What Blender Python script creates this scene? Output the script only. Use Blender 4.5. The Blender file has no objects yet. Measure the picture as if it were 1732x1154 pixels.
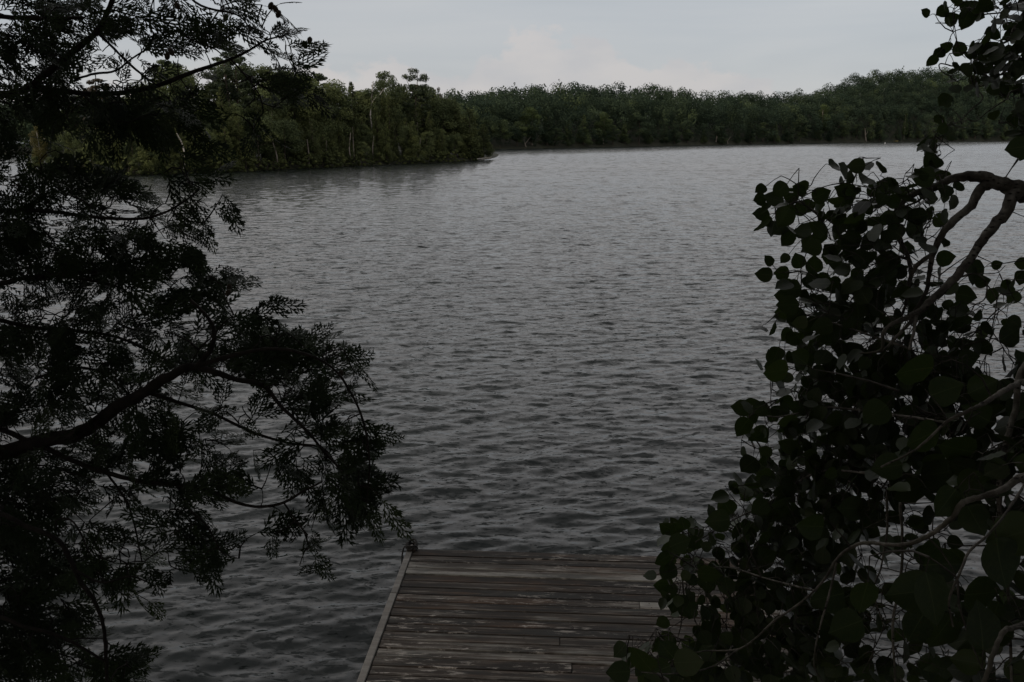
import bpy, math, random
import numpy as np
from mathutils import Vector

SC = bpy.context.scene
COL = SC.collection
R = math.radians
RNG = np.random.default_rng(7)

# ------------------------------------------------------------------ camera
F = 1400.0            # focal length in photo pixels (photo 1732 x 1154)
CAMZ = 4.7
PITCH = R(14.0)
cam_d = bpy.data.cameras.new('camera')
cam_d.sensor_width = 36.0
cam_d.lens = F / 1732.0 * 36.0
cam_d.clip_start = 0.05
cam_d.clip_end = 6000
cam = bpy.data.objects.new('camera', cam_d)
cam.location = (0, 0, CAMZ)
cam.rotation_euler = (R(90) - PITCH, 0, 0)
COL.objects.link(cam)
SC.camera = cam
SC.view_settings.view_transform = 'Standard'
SC.view_settings.look = 'None'
SC.view_settings.exposure = 0.0
SC.view_settings.gamma = 1.0
SC.view_settings.use_curve_mapping = False
SC.cycles.max_bounces = 5
SC.cycles.diffuse_bounces = 2
SC.cycles.glossy_bounces = 3
SC.cycles.transmission_bounces = 3
SC.cycles.volume_bounces = 0

# ------------------------------------------------------------------ node helper
class NT:
    def __init__(self, tree):
        self.t = tree; self.t.nodes.clear()
    def n(self, typ, **kw):
        nd = self.t.nodes.new(typ)
        ins = kw.pop('ins', {})
        for k, v in kw.items():
            setattr(nd, k, v)
        for k, v in ins.items():
            self.put(nd.inputs[k], v)
        return nd
    def put(self, sock, v):
        if isinstance(v, bpy.types.NodeSocket):
            self.t.links.new(v, sock)
        else:
            sock.default_value = v
    def math(self, op, a, b=0.0, c=0.0, clamp=False):
        nd = self.t.nodes.new('ShaderNodeMath'); nd.operation = op; nd.use_clamp = clamp
        self.put(nd.inputs[0], a); self.put(nd.inputs[1], b); self.put(nd.inputs[2], c)
        return nd.outputs[0]
    def mix(self, f, a, b, typ='MIX'):
        nd = self.t.nodes.new('ShaderNodeMix'); nd.data_type = 'RGBA'; nd.blend_type = typ
        self.put(nd.inputs[0], f); self.put(nd.inputs[6], a); self.put(nd.inputs[7], b)
        return nd.outputs[2]
    def ramp(self, f, stops, interp='LINEAR'):
        nd = self.t.nodes.new('ShaderNodeValToRGB'); nd.color_ramp.interpolation = interp
        el = nd.color_ramp.elements
        while len(el) < len(stops): el.new(0.5)
        for e, (p, c) in zip(el, stops):
            e.position = p
            e.color = (c[0], c[1], c[2], 1) if not isinstance(c, (int, float)) else (c, c, c, 1)
        self.put(nd.inputs[0], f)
        return nd.outputs[0]
    def noise(self, vec, scale, detail=3, rough=0.5, dist=0.0):
        nd = self.n('ShaderNodeTexNoise', ins={'Vector': vec, 'Scale': scale, 'Detail': detail, 'Roughness': rough, 'Distortion': dist})
        return nd.outputs[0]
    def mapping(self, vec, scale=(1, 1, 1), loc=(0, 0, 0), rot=(0, 0, 0)):
        return self.n('ShaderNodeMapping', ins={'Vector': vec, 'Scale': scale, 'Location': loc, 'Rotation': rot}).outputs[0]

# ------------------------------------------------------------------ sky: dusk overcast with low cumulus
SUN_EL, SUN_AZ = R(24), R(-128)      # azimuth measured from +Y (view) towards +X
world = bpy.data.worlds.new('World'); SC.world = world; world.use_nodes = True
w = NT(world.node_tree)
sky = w.n('ShaderNodeTexSky', sky_type='NISHITA', sun_disc=False, sun_elevation=SUN_EL, sun_rotation=SUN_AZ, altitude=200.0, air_density=1.0, dust_density=2.5, ozone_density=1.0)
gen = w.n('ShaderNodeTexCoord').outputs['Generated']
sep = w.n('ShaderNodeSeparateXYZ', ins={0: gen})
el = w.math('ARCSINE', sep.outputs[2]); el = w.math('MULTIPLY', el, 180 / math.pi)          # elevation, degrees
az = w.math('ARCTAN2', sep.outputs[0], sep.outputs[1]); az = w.math('MULTIPLY', az, 180 / math.pi)
uv = w.n('ShaderNodeCombineXYZ', ins={0: az, 1: el, 2: 0.0}).outputs[0]
# overcast sheet
sheet_n = w.noise(w.mapping(gen, (1.3, 1.3, 9.0)), 1.6, 4, 0.5, 0.4)
sheet = w.ramp(sheet_n, [(0.36, (4.7, 4.95, 5.25)), (0.52, (5.35, 5.5, 5.7)), (0.68, (6.0, 6.0, 6.05))])
lowblue = w.ramp(w.math('DIVIDE', el, 16.0), [(0.0, 0.0), (0.18, 0.35), (0.4, 1.0), (0.75, 0.3), (1.0, 0.0)])
sheet = w.mix(w.math('MULTIPLY', lowblue, 0.45), sheet, (4.5, 4.85, 5.3, 1))
# brighter band above the lake, duller overhead
band = w.ramp(w.math('DIVIDE', el, 90.0), [(0.0, 0.66), (0.095, 0.68), (0.17, 0.88), (0.27, 1.03), (0.40, 0.93), (0.58, 0.62), (1.0, 0.5)])
sheet = w.n('ShaderNodeVectorMath', operation='SCALE', ins={0: sheet, 'Scale': w.math('MULTIPLY', band, 1.58)}).outputs[0]
sheet = w.mix(1.0, sheet, w.ramp(w.math('DIVIDE', el, 90.0), [(0.09, (0.96, 0.955, 0.95)), (0.135, (1.07, 1.0, 0.945)), (0.32, (1.05, 0.985, 0.94)), (1.0, (0.98, 0.97, 0.95))]), 'MULTIPLY')
# sky is darker behind the viewer
back = w.math('MULTIPLY_ADD', sep.outputs[1], 0.5, 0.5)
sheet = w.mix(w.ramp(back, [(0.05, 0.62), (0.62, 0.0)]), sheet, (3.6, 3.7, 3.9, 1))
# low cumulus bank near the horizon
bil = w.noise(w.mapping(uv, (0.24, 0.36, 1), (3.3, 1.7, 0)), 1.0, 6, 0.58)
edge = w.noise(w.mapping(uv, (0.085, 0.02, 1), (11.0, 0, 0)), 1.0, 2, 0.5)
azf = w.ramp(w.math('MULTIPLY_ADD', az, 1 / 70.0, 0.5), [(0.0, 0.3), (0.22, 0.55), (0.30, 0.7), (0.42, 0.8), (0.50, 1.0), (0.60, 0.85), (0.72, 0.6), (0.8, 0.15), (1.0, 0.35)])
top = w.math('MULTIPLY', w.math('MULTIPLY_ADD', edge, 6.0, 3.3), azf)
top = w.math('MULTIPLY_ADD', w.math('SUBTRACT', bil, 0.5), 8.0, top)
cum = w.math('MULTIPLY', w.math('SUBTRACT', top, el), 1.7, clamp=True)
cum = w.math('MULTIPLY', cum, w.ramp(back, [(0.55, 0.0), (0.75, 1.0)]))
shade = w.noise(w.mapping(uv, (0.22, 0.4, 1), (7.3, 4.1, 0)), 1.0, 4, 0.5)
cumc = w.ramp(shade, [(0.38, (5.35, 5.15, 5.25)), (0.60, (6.35, 5.85, 5.65))])
skyc = w.mix(0.88, sky.outputs[0], sheet)
skyc = w.mix(w.math('MULTIPLY', cum, 0.5), skyc, cumc)
bg = w.n('ShaderNodeBackground', ins={'Color': skyc, 'Strength': 0.1})
w.t.links.new(bg.outputs[0], w.n('ShaderNodeOutputWorld').inputs[0])

sun_d = bpy.data.lights.new('sun', 'SUN'); sun_d.energy = 1.5; sun_d.angle = R(14); sun_d.color = (1.0, 0.9, 0.78)
sun = bpy.data.objects.new('sun', sun_d); COL.objects.link(sun)
sd = Vector((math.sin(SUN_AZ) * math.cos(SUN_EL), math.cos(SUN_AZ) * math.cos(SUN_EL), math.sin(SUN_EL)))
sun.rotation_euler = sd.to_track_quat('Z', 'Y').to_euler()

# ------------------------------------------------------------------ geometry helpers
RIGHT = np.array([1.0, 0, 0]); UP = np.array([0, math.sin(PITCH), math.cos(PITCH)]); FWD = np.array([0, math.cos(PITCH), -math.sin(PITCH)])
CAM = np.array([0, 0, CAMZ])
def ray(u, v):
    return RIGHT * ((u - 866) / F) + UP * (-(v - 577) / F) + FWD
def at_depth(u, v, d):
    return CAM + ray(u, v) * d
def at_z(u, v, z):
    r = ray(u, v); return CAM + r * ((z - CAMZ) / r[2])
def at_y(u, v, y):
    r = ray(u, v); return CAM + r * (y / r[1])

def tag(o, label=None, cat=None, group=None, kind=None):
    if label: o['label'] = label
    if cat: o['category'] = cat
    if group: o['group'] = group
    if kind: o['kind'] = kind
    return o
def empty(name, loc, rz=0.0):
    o = bpy.data.objects.new(name, None); o.location = loc; o.rotation_euler = (0, 0, rz); o.empty_display_size = 0.3
    COL.objects.link(o); return o
def raw_mesh(name, V, faces, mat, smooth=False, tint=None):
    """faces: int array (n,k) or list of such arrays; tint: per-face float array"""
    if not isinstance(faces, (list, tuple)): faces = [faces]
    faces = [np.asarray(f, dtype=np.int32) for f in faces if len(f)]
    me = bpy.data.meshes.new(name)
    V = np.asarray(V, dtype=np.float32)
    nl = sum(f.size for f in faces); nf = sum(len(f) for f in faces)
    me.vertices.add(len(V)); me.loops.add(nl); me.polygons.add(nf)
    me.vertices.foreach_set('co', V.ravel())
    me.loops.foreach_set('vertex_index', np.concatenate([f.ravel() for f in faces]))
    tot = np.concatenate([np.full(len(f), f.shape[1], dtype=np.int32) for f in faces])
    st = np.concatenate([[0], np.cumsum(tot)[:-1]]).astype(np.int32)
    me.polygons.foreach_set('loop_start', st)
    me.polygons.foreach_set('loop_total', tot)
    me.polygons.foreach_set('use_smooth', np.full(nf, smooth, dtype=bool))
    if tint is not None:
        a = me.attributes.new('tint', 'FLOAT', 'FACE')
        a.data.foreach_set('value', np.asarray(tint, dtype=np.float32))
    me.update(calc_edges=True)
    if mat: me.materials.append(mat)
    return me
def link(name, me, parent=None, loc=None):
    o = bpy.data.objects.new(name, me); COL.objects.link(o)
    if parent: o.parent = parent
    if loc is not None: o.location = loc
    return o

class MB:
    """collects shapes into one mesh"""
    def __init__(s): s.V = []; s.F3 = []; s.F4 = []; s.T3 = []; s.T4 = []; s.n = 0
    def add(s, V, F, t=0.5):
        F = np.asarray(F) + s.n; s.V.append(np.asarray(V, float)); s.n += len(V)
        tt = np.full(len(F), t) if np.isscalar(t) else t
        if F.shape[1] == 3: s.F3.append(F); s.T3.append(tt)
        else: s.F4.append(F); s.T4.append(tt)
    def box(s, lo, hi, t=0.5, bev=0.0):
        x0, y0, z0 = lo; x1, y1, z1 = hi
        if bev <= 0:
            V = [(x0,y0,z0),(x1,y0,z0),(x1,y1,z0),(x0,y1,z0),(x0,y0,z1),(x1,y0,z1),(x1,y1,z1),(x0,y1,z1)]
            s.add(V, [(0,3,2,1),(4,5,6,7),(0,1,5,4),(1,2,6,5),(2,3,7,6),(3,0,4,7)], t)
        else:
            b = bev
            V = [(x0,y0,z0),(x1,y0,z0),(x1,y1,z0),(x0,y1,z0),(x0,y0,z1-b),(x1,y0,z1-b),(x1,y1,z1-b),(x0,y1,z1-b),
                 (x0+b,y0+b,z1),(x1-b,y0+b,z1),(x1-b,y1-b,z1),(x0+b,y1-b,z1)]
            s.add(V, [(0,3,2,1),(8,9,10,11),(0,1,5,4),(1,2,6,5),(2,3,7,6),(3,0,4,7),(4,5,9,8),(5,6,10,9),(6,7,11,10),(7,4,8,11)], t)
    def tube(s, P, rad, n=6, t=0.5, cap=True):
        P = np.asarray(P, float); m = len(P)
        rad = np.full(m, rad) if np.isscalar(rad) else np.asarray(rad, float)
        T = np.gradient(P, axis=0); T /= np.linalg.norm(T, axis=1)[:, None] + 1e-12
        a = np.array([0, 0, 1.0]) if abs(T[0][2]) < 0.9 else np.array([1.0, 0, 0])
        Nn = np.zeros_like(P); v = np.cross(T[0], a); v /= np.linalg.norm(v)
        for i in range(m):
            v = v - T[i] * np.dot(v, T[i]); v /= np.linalg.norm(v) + 1e-12; Nn[i] = v
        B = np.cross(T, Nn)
        ang = np.arange(n) * 2 * math.pi / n
        V = P[:, None, :] + rad[:, None, None] * (np.cos(ang)[None, :, None] * Nn[:, None, :] + np.sin(ang)[None, :, None] * B[:, None, :])
        V = V.reshape(-1, 3)
        i, j = np.meshgrid(np.arange(m - 1), np.arange(n), indexing='ij')
        j2 = (j + 1) % n
        Fq = np.stack([i * n + j, i * n + j2, (i + 1) * n + j2, (i + 1) * n + j], -1).reshape(-1, 4)
        s.add(V, Fq, t)
        if cap:
            for k, base in ((0, 0), (1, (m - 1) * n)):
                c = len(V)
                tri = [(c, base + (q + 1) % n, base + q) if k == 0 else (c, base + q, base + (q + 1) % n) for q in range(n)]
                Vc = np.vstack([V[base:base + n], P[0 if k == 0 else -1][None]])
                tri = [(n, (q + 1) % n, q) if k == 0 else (n, q, (q + 1) % n) for q in range(n)]
                s.add(Vc, tri, t)
    def build(s, name, mat, parent=None, smooth=False, loc=None):
        V = np.vstack(s.V); fs = []; ts = []
        if s.F3: fs.append(np.vstack(s.F3)); ts.append(np.concatenate(s.T3))
        if s.F4: fs.append(np.vstack(s.F4)); ts.append(np.concatenate(s.T4))
        return link(name, raw_mesh(name, V, fs, mat, smooth, np.concatenate(ts)), parent, loc)

def smooth_path(P, R_, sub=5):
    """Catmull-Rom through points, radii interpolated"""
    P = np.asarray(P, float); R_ = np.asarray(R_, float)
    Q = np.vstack([2 * P[0] - P[1], P, 2 * P[-1] - P[-2]])
    out, ro = [], []
    for i in range(1, len(Q) - 2):
        p0, p1, p2, p3 = Q[i - 1], Q[i], Q[i + 1], Q[i + 2]
        for k in range(sub):
            t = k / sub
            out.append(0.5 * ((2 * p1) + (-p0 + p2) * t + (2 * p0 - 5 * p1 + 4 * p2 - p3) * t * t + (-p0 + 3 * p1 - 3 * p2 + p3) * t ** 3))
            ro.append(R_[i - 1] * (1 - t) + R_[i] * t)
    out.append(P[-1]); ro.append(R_[-1])
    return np.array(out), np.array(ro)

def interp(x, pts):
    xs = [p[0] for p in pts]; ys = [p[1] for p in pts]
    return float(np.interp(x, xs, ys))

# ------------------------------------------------------------------ materials
def mat_new(name):
    m = bpy.data.materials.new(name); m.use_nodes = True; return m, NT(m.node_tree)
def out(n, sh):
    n.t.links.new(sh, n.n('ShaderNodeOutputMaterial').inputs[0])

def leaf_mat(name, dark, mid, light, transl=0.25, rough=0.55, obj_rand=0.5, spec=0.3):
    m, n = mat_new(name)
    t = n.n('ShaderNodeAttribute', attribute_name='tint').outputs['Fac']
    oi = n.n('ShaderNodeObjectInfo').outputs['Random']
    f = n.math('ADD', n.math('MULTIPLY', t, 1.0), n.math('MULTIPLY', n.math('SUBTRACT', oi, 0.5), obj_rand), clamp=True)
    c = n.ramp(f, [(0.0, dark), (0.5, mid), (1.0, light)])
    p = n.n('ShaderNodeBsdfPrincipled', ins={'Base Color': c, 'Roughness': rough, 'Specular IOR Level': spec})
    tr = n.n('ShaderNodeBsdfTranslucent', ins={'Color': c})
    mx = n.n('ShaderNodeMixShader', ins={0: transl, 1: p.outputs[0], 2: tr.outputs[0]})
    out(n, mx.outputs[0]); return m
def bark_mat(name, a, b, scale=(8, 8, 2), bump=0.4, dist=0.01, spec=0.2):
    m, n = mat_new(name)
    oc = n.n('ShaderNodeTexCoord').outputs['Object']
    x = n.noise(n.mapping(oc, scale), 1.0, 5, 0.6)
    c = n.ramp(x, [(0.35, a), (0.65, b)])
    bp = n.n('ShaderNodeBump', ins={'Strength': bump, 'Distance': dist, 'Height': x})
    p = n.n('ShaderNodeBsdfPrincipled', ins={'Base Color': c, 'Roughness': 0.85, 'Specular IOR Level': spec, 'Normal': bp.outputs[0]})
    out(n, p.outputs[0]); return m

M = {}
M['leaf_broad'] = leaf_mat('broadleaf_foliage', (0.048, 0.062, 0.032), (0.100, 0.122, 0.054), (0.19, 0.21, 0.08), rough=0.8, spec=0.08)
M['leaf_far'] = leaf_mat('far_wood_foliage', (0.030, 0.046, 0.030), (0.062, 0.085, 0.046), (0.125, 0.155, 0.058), rough=0.8, spec=0.08)
M['leaf_conifer'] = leaf_mat('conifer_foliage', (0.048, 0.060, 0.028), (0.095, 0.110, 0.044), (0.155, 0.17, 0.06), rough=0.8, spec=0.08)
M['leaf_fresh'] = leaf_mat('fresh_green_far_foliage', (0.034, 0.050, 0.025), (0.064, 0.088, 0.036), (0.11, 0.14, 0.05), spec=0.05)
M['leaf_pine'] = leaf_mat('pine_foliage', (0.036, 0.050, 0.024), (0.065, 0.085, 0.034), (0.10, 0.125, 0.044))
M['leaf_yellow'] = leaf_mat('yellowing_foliage', (0.05, 0.05, 0.014), (0.09, 0.08, 0.02), (0.13, 0.11, 0.03))
M['leaf_brown'] = leaf_mat('brown_dead_foliage', (0.04, 0.03, 0.018), (0.065, 0.048, 0.026), (0.10, 0.07, 0.035))
M['trunk_dark'] = bark_mat('dark_bark', (0.035, 0.028, 0.022), (0.10, 0.08, 0.06), (3, 3, 0.6))
M['trunk_grey'] = bark_mat('weathered_grey_bark', (0.15, 0.12, 0.10), (0.30, 0.26, 0.21), (3, 3, 0.6))
M['trunk_white'] = bark_mat('pale_birch_bark', (0.30, 0.27, 0.23), (0.62, 0.57, 0.5), (1.5, 1.5, 3))
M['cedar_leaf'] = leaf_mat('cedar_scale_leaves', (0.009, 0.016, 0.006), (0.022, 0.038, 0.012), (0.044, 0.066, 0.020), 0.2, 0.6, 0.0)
M['cedar_bark'] = bark_mat('cedar_bark', (0.010, 0.008, 0.007), (0.03, 0.024, 0.02), (40, 40, 40), 0.5, 0.003)
def aspen_bark_mat():
    m, n = mat_new('aspen_bark')
    oc = n.n('ShaderNodeTexCoord').outputs['Object']
    x = n.noise(oc, 38, 6, 0.65); big = n.noise(oc, 9, 4, 0.6)
    c = n.ramp(x, [(0.32, (0.035, 0.030, 0.025)), (0.48, (0.085, 0.075, 0.063)), (0.66, (0.18, 0.165, 0.14))])
    c = n.mix(n.ramp(big, [(0.48, 0.0), (0.62, 0.75)]), c, (0.055, 0.052, 0.036, 1))
    vo = n.n('ShaderNodeTexVoronoi', ins={'Vector': n.mapping(oc, (60, 60, 130)), 'Scale': 1.0}).outputs['Distance']
    sc = n.ramp(vo, [(0.16, 1.0), (0.26, 0.0)])
    c = n.mix(sc, c, (0.02, 0.017, 0.014, 1))
    h = n.math('SUBTRACT', n.math('MULTIPLY_ADD', big, 1.4, x), n.math('MULTIPLY', sc, 0.7))
    bp = n.n('ShaderNodeBump', ins={'Strength': 1.0, 'Distance': 0.006, 'Height': h})
    out(n, n.n('ShaderNodeBsdfPrincipled', ins={'Base Color': c, 'Roughness': 0.85, 'Specular IOR Level': 0.2, 'Normal': bp.outputs[0]}).outputs[0]); return m
M['aspen_bark'] = aspen_bark_mat()
M['twig_bark'] = bark_mat('dark_twig_bark', (0.022, 0.019, 0.016), (0.075, 0.066, 0.056), (45, 45, 70), 0.8, 0.003)
M['ground'] = bark_mat('soil_and_leaf_litter', (0.03, 0.022, 0.014), (0.07, 0.055, 0.035), (2, 2, 2), 0.6, 0.05)
M['far_ground'] = bark_mat('forest_floor', (0.018, 0.02, 0.012), (0.035, 0.035, 0.02), (0.3, 0.3, 0.3), 0.3, 0.1)

# aspen leaves: veined, paler below
def aspen_leaf_mat():
    m, n = mat_new('aspen_leaf')
    t = n.n('ShaderNodeAttribute', attribute_name='tint').outputs['Fac']
    top = n.ramp(t, [(0.0, (0.012, 0.022, 0.007)), (0.5, (0.023, 0.037, 0.010)), (1.0, (0.044, 0.064, 0.016))])
    und = n.ramp(t, [(0.0, (0.016, 0.021, 0.013)), (1.0, (0.036, 0.042, 0.030))])
    bl = n.n('ShaderNodeAttribute', attribute_name='blade').outputs['Vector']
    sp = n.n('ShaderNodeSeparateXYZ', ins={0: bl}); av = n.math('ABSOLUTE', sp.outputs[1])
    rib = n.math('LESS_THAN', av, n.math('MULTIPLY_ADD', sp.outputs[0], -0.012, 0.02))
    side = n.math('LESS_THAN', n.math('FRACT', n.math('MULTIPLY', n.math('SUBTRACT', sp.outputs[0], n.math('MULTIPLY', av, 0.85)), 6.5)), 0.10)
    vein = n.math('MAXIMUM', rib, n.math('MULTIPLY', side, 0.28))
    blotch = n.noise(bl, 5.0, 4, 0.65)
    top = n.mix(n.ramp(blotch, [(0.42, 0.0), (0.68, 0.55)]), top, (0.040, 0.046, 0.014, 1))
    hole = n.noise(bl, 9.0, 2, 0.5)
    top = n.mix(n.ramp(hole, [(0.70, 0.0), (0.73, 0.9)]), top, (0.05, 0.03, 0.012, 1))
    top = n.mix(n.math('MULTIPLY', vein, 0.7), top, (0.06, 0.078, 0.03, 1)); und = n.mix(vein, und, (0.08, 0.09, 0.06, 1))
    bf = n.n('ShaderNodeNewGeometry').outputs['Backfacing']
    c = n.mix(bf, top, und)
    p = n.n('ShaderNodeBsdfPrincipled', ins={'Base Color': c, 'Roughness': 0.5, 'Specular IOR Level': 0.32})
    tr = n.n('ShaderNodeBsdfTranslucent', ins={'Color': n.mix(0.5, top, (0.05, 0.085, 0.01, 1))})
    out(n, n.n('ShaderNodeMixShader', ins={0: 0.2, 1: p.outputs[0], 2: tr.outputs[0]}).outputs[0]); return m
M['aspen_leaf'] = aspen_leaf_mat()

def water_mat():
    m, n = mat_new('lake_water')
    oc = n.n('ShaderNodeTexCoord').outputs['Object']
    far = n.n('ShaderNodeAttribute', attribute_name='far').outputs['Fac']      # share of the wavelets too small for the mesh
    gust = n.noise(n.mapping(oc, (0.010, 0.035, 1), (0, 0, 0), (0, 0, 0.2)), 1.0, 3, 0.5)
    gust = n.ramp(gust, [(0.35, 0.6), (0.65, 1.2)])
    def slope(scale, rot, loc, detail, amp, skew):
        mp = n.mapping(oc, scale, loc, (0, 0, rot))
        nt = n.n('ShaderNodeTexNoise', ins={'Vector': mp, 'Scale': 1.0, 'Detail': detail, 'Roughness': 0.55, 'Distortion': 0.35})
        sp = n.n('ShaderNodeSeparateColor', ins={0: nt.outputs['Color']})
        sx = n.math('MULTIPLY', n.math('SUBTRACT', sp.outputs[0], 0.5), amp * 0.8)
        lin = n.math('MULTIPLY', n.math('SUBTRACT', sp.outputs[1], 0.5), amp)
        ste = n.n('ShaderNodeMapRange', interpolation_type='SMOOTHSTEP', ins={'Value': sp.outputs[1], 'From Min': 0.585, 'From Max': 0.64, 'To Min': 0.0, 'To Max': skew}).outputs[0]
        return sx, n.math('ADD', lin, ste), n.math('ABSOLUTE', lin)
    a = slope((1.6, 4.2, 1), 0.12, (3, 9, 0), 3, 0.08, 0.36)      # metre-long wavelets
    b = slope((5.5, 15, 1), -0.1, (0, 0, 0), 3, 0.14, 0.58)      # hand-sized ripples
    c = slope((14, 32, 1), 0.2, (7, 1, 0), 2, 0.09, 0.20)
    fb = n.math('MULTIPLY_ADD', far, 0.25, 0.75)
    fa = n.math('MULTIPLY_ADD', far, 0.4, 0.6)
    def tot(i):
        t = n.math('ADD', n.math('MULTIPLY', a[i], fa), n.math('ADD', n.math('MULTIPLY', b[i], fb), c[i]))
        return n.math('MULTIPLY', t, gust)
    sy = tot(1)
    # far off only the facets leaning this way are seen
    seen = n.math('MAXIMUM', sy, 0.02)
    grp = n.noise(n.mapping(oc, (0.55, 0.30, 1), (2, 8, 0), (0, 0, 0.1)), 1.0, 7, 0.68, 0.3)
    grp = n.n('ShaderNodeMapRange', interpolation_type='SMOOTHSTEP', ins={'Value': grp, 'From Min': 0.50, 'From Max': 0.64, 'To Min': 0.35, 'To Max': 3.4}).outputs[0]
    seen = n.math('MULTIPLY', seen, grp)
    sy = n.math('ADD', n.math('MULTIPLY', sy, n.math('SUBTRACT', 1.0, far)), n.math('MULTIPLY', n.math('MULTIPLY_ADD', seen, 1.1, 0.065), far))
    off = n.n('ShaderNodeCombineXYZ', ins={0: n.math('MULTIPLY', tot(0), -1.0), 1: n.math('MULTIPLY', sy, -1.0), 2: 0.0}).outputs[0]
    nrm = n.n('ShaderNodeNewGeometry').outputs['Normal']
    add = n.n('ShaderNodeVectorMath', operation='ADD', ins={0: nrm, 1: off}).outputs[0]
    nn = n.n('ShaderNodeVectorMath', operation='NORMALIZE', ins={0: add}).outputs[0]
    p = n.n('ShaderNodeBsdfPrincipled', ins={'Base Color': (0.010, 0.013, 0.012, 1), 'Roughness': n.math('MULTIPLY_ADD', far, 0.06, 0.018), 'IOR': 1.333, 'Specular IOR Level': 0.5, 'Normal': nn})
    out(n, p.outputs[0]); return m
M['water'] = water_mat()

def plank_mat(name, pale=0.0):
    m, n = mat_new(name)
    oc = n.n('ShaderNodeTexCoord').outputs['Object']
    t = n.n('ShaderNodeAttribute', attribute_name='tint').outputs['Fac']
    off = n.n('ShaderNodeCombineXYZ', ins={0: n.math('MULTIPLY', t, 37.0), 1: n.math('MULTIPLY', t, 91.0), 2: 0.0}).outputs[0]
    v = n.n('ShaderNodeVectorMath', operation='ADD', ins={0: oc, 1: off}).outputs[0]
    blot = n.noise(n.mapping(v, (1.6, 9, 1)), 1.0, 5, 0.62, 0.3)
    streak = n.noise(n.mapping(v, (2.2, 60, 1)), 1.0, 7, 0.75, 0.35)
    fleck = n.noise(n.mapping(v, (5.0, 34, 1)), 1.0, 6, 0.75, 0.6)
    grain = n.noise(n.mapping(v, (8.0, 240, 1)), 1.0, 3, 0.6)
    band = n.noise(n.mapping(v, (0.30, 26, 1), (6, 2, 0)), 1.0, 3, 0.6, 0.1)
    age = n.math('ADD', n.math('MULTIPLY_ADD', band, 0.75, -0.375), n.n('ShaderNodeMath', operation='ADD', ins={0: 0.0, 1: 0.0}).outputs[0]); age0 = age
    age = n.math('ADD', n.math('MULTIPLY', n.math('SUBTRACT', t, 0.45), 0.55), n.math('ADD', n.math('MULTIPLY_ADD', blot, 0.85, -0.18), n.math('MULTIPLY', streak, 0.5)))
    age = n.math('ADD', age, age0, clamp=True)
    c = n.ramp(age, [(0.36, (0.014, 0.012, 0.010)), (0.48, (0.032, 0.025, 0.019)), (0.56, (0.062, 0.050, 0.040)), (0.66, (0.13, 0.12, 0.105)), (0.80, (0.25, 0.24, 0.215))])
    warm = n.noise(n.mapping(v, (0.9, 5, 1), (9, 3, 0)), 1.0, 4, 0.6)
    c = n.mix(n.ramp(warm, [(0.54, 0.0), (0.68, 0.45)]), c, (0.10, 0.052, 0.026, 1), 'MIX')
    cool = n.noise(n.mapping(v, (1.2, 8, 1), (2, 13, 0)), 1.0, 4, 0.6)
    c = n.mix(n.ramp(cool, [(0.50, 0.0), (0.70, 0.7)]), c, (0.030, 0.034, 0.032, 1))
    c = n.mix(n.math('MULTIPLY', n.ramp(fleck, [(0.55, 0.0), (0.64, 0.9)]), n.ramp(n.noise(n.mapping(v, (0.8, 4, 1), (4, 4, 0)), 1.0, 3, 0.6), [(0.45, 0.0), (0.58, 1.0)])), c, (0.42, 0.385, 0.345, 1))
    c = n.mix(n.ramp(grain, [(0.36, 0.55), (0.55, 0.0)]), c, (0.02, 0.015, 0.012, 1))
    c = n.mix(0.12, c, (0.0, 0.0, 0.0, 1))
    if pale: c = n.mix(pale, c, (0.20, 0.19, 0.175, 1))
    hh = n.math('ADD', n.math('MULTIPLY', streak, 0.6), grain)
    bp = n.n('ShaderNodeBump', ins={'Strength': 0.7, 'Distance': 0.003, 'Height': hh})
    p = n.n('ShaderNodeBsdfPrincipled', ins={'Base Color': c, 'Roughness': 0.8, 'Specular IOR Level': 0.25, 'Normal': bp.outputs[0]})
    out(n, p.outputs[0]); return m
M['plank'] = plank_mat('weathered_deck_boards')
M['rail'] = plank_mat('pale_weathered_edge_board', 0.55)
M['beam'] = bark_mat('dark_damp_timber', (0.02, 0.016, 0.012), (0.06, 0.048, 0.036), (3, 20, 20))
def simple_mat(name, col, rough=0.6, metal=0.0, s=20):
    m, n = mat_new(name)
    oc = n.n('ShaderNodeTexCoord').outputs['Object']
    x = n.noise(oc, s, 4, 0.6)
    c = n.mix(x, tuple(k * 0.6 for k in col) + (1,), tuple(min(1, k * 1.3) for k in col) + (1,))
    p = n.n('ShaderNodeBsdfPrincipled', ins={'Base Color': c, 'Roughness': rough, 'Metallic': metal})
    out(n, p.outputs[0]); return m
M['rope'] = simple_mat('dark_wet_rope', (0.02, 0.018, 0.016), 0.9, 0, 60)
M['iron'] = simple_mat('rusty_iron', (0.05, 0.035, 0.028), 0.7, 0.5, 40)
M['cap'] = simple_mat('worn_pipe_cap', (0.35, 0.33, 0.31), 0.6, 0, 40)
M['white_float'] = simple_mat('white_float_plastic', (0.35, 0.35, 0.34), 0.5)
M['yellow_hull'] = simple_mat('faded_yellow_hull', (0.42, 0.34, 0.12), 0.5)
M['cone'] = simple_mat('cedar_cones', (0.05, 0.035, 0.02), 0.8)

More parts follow.
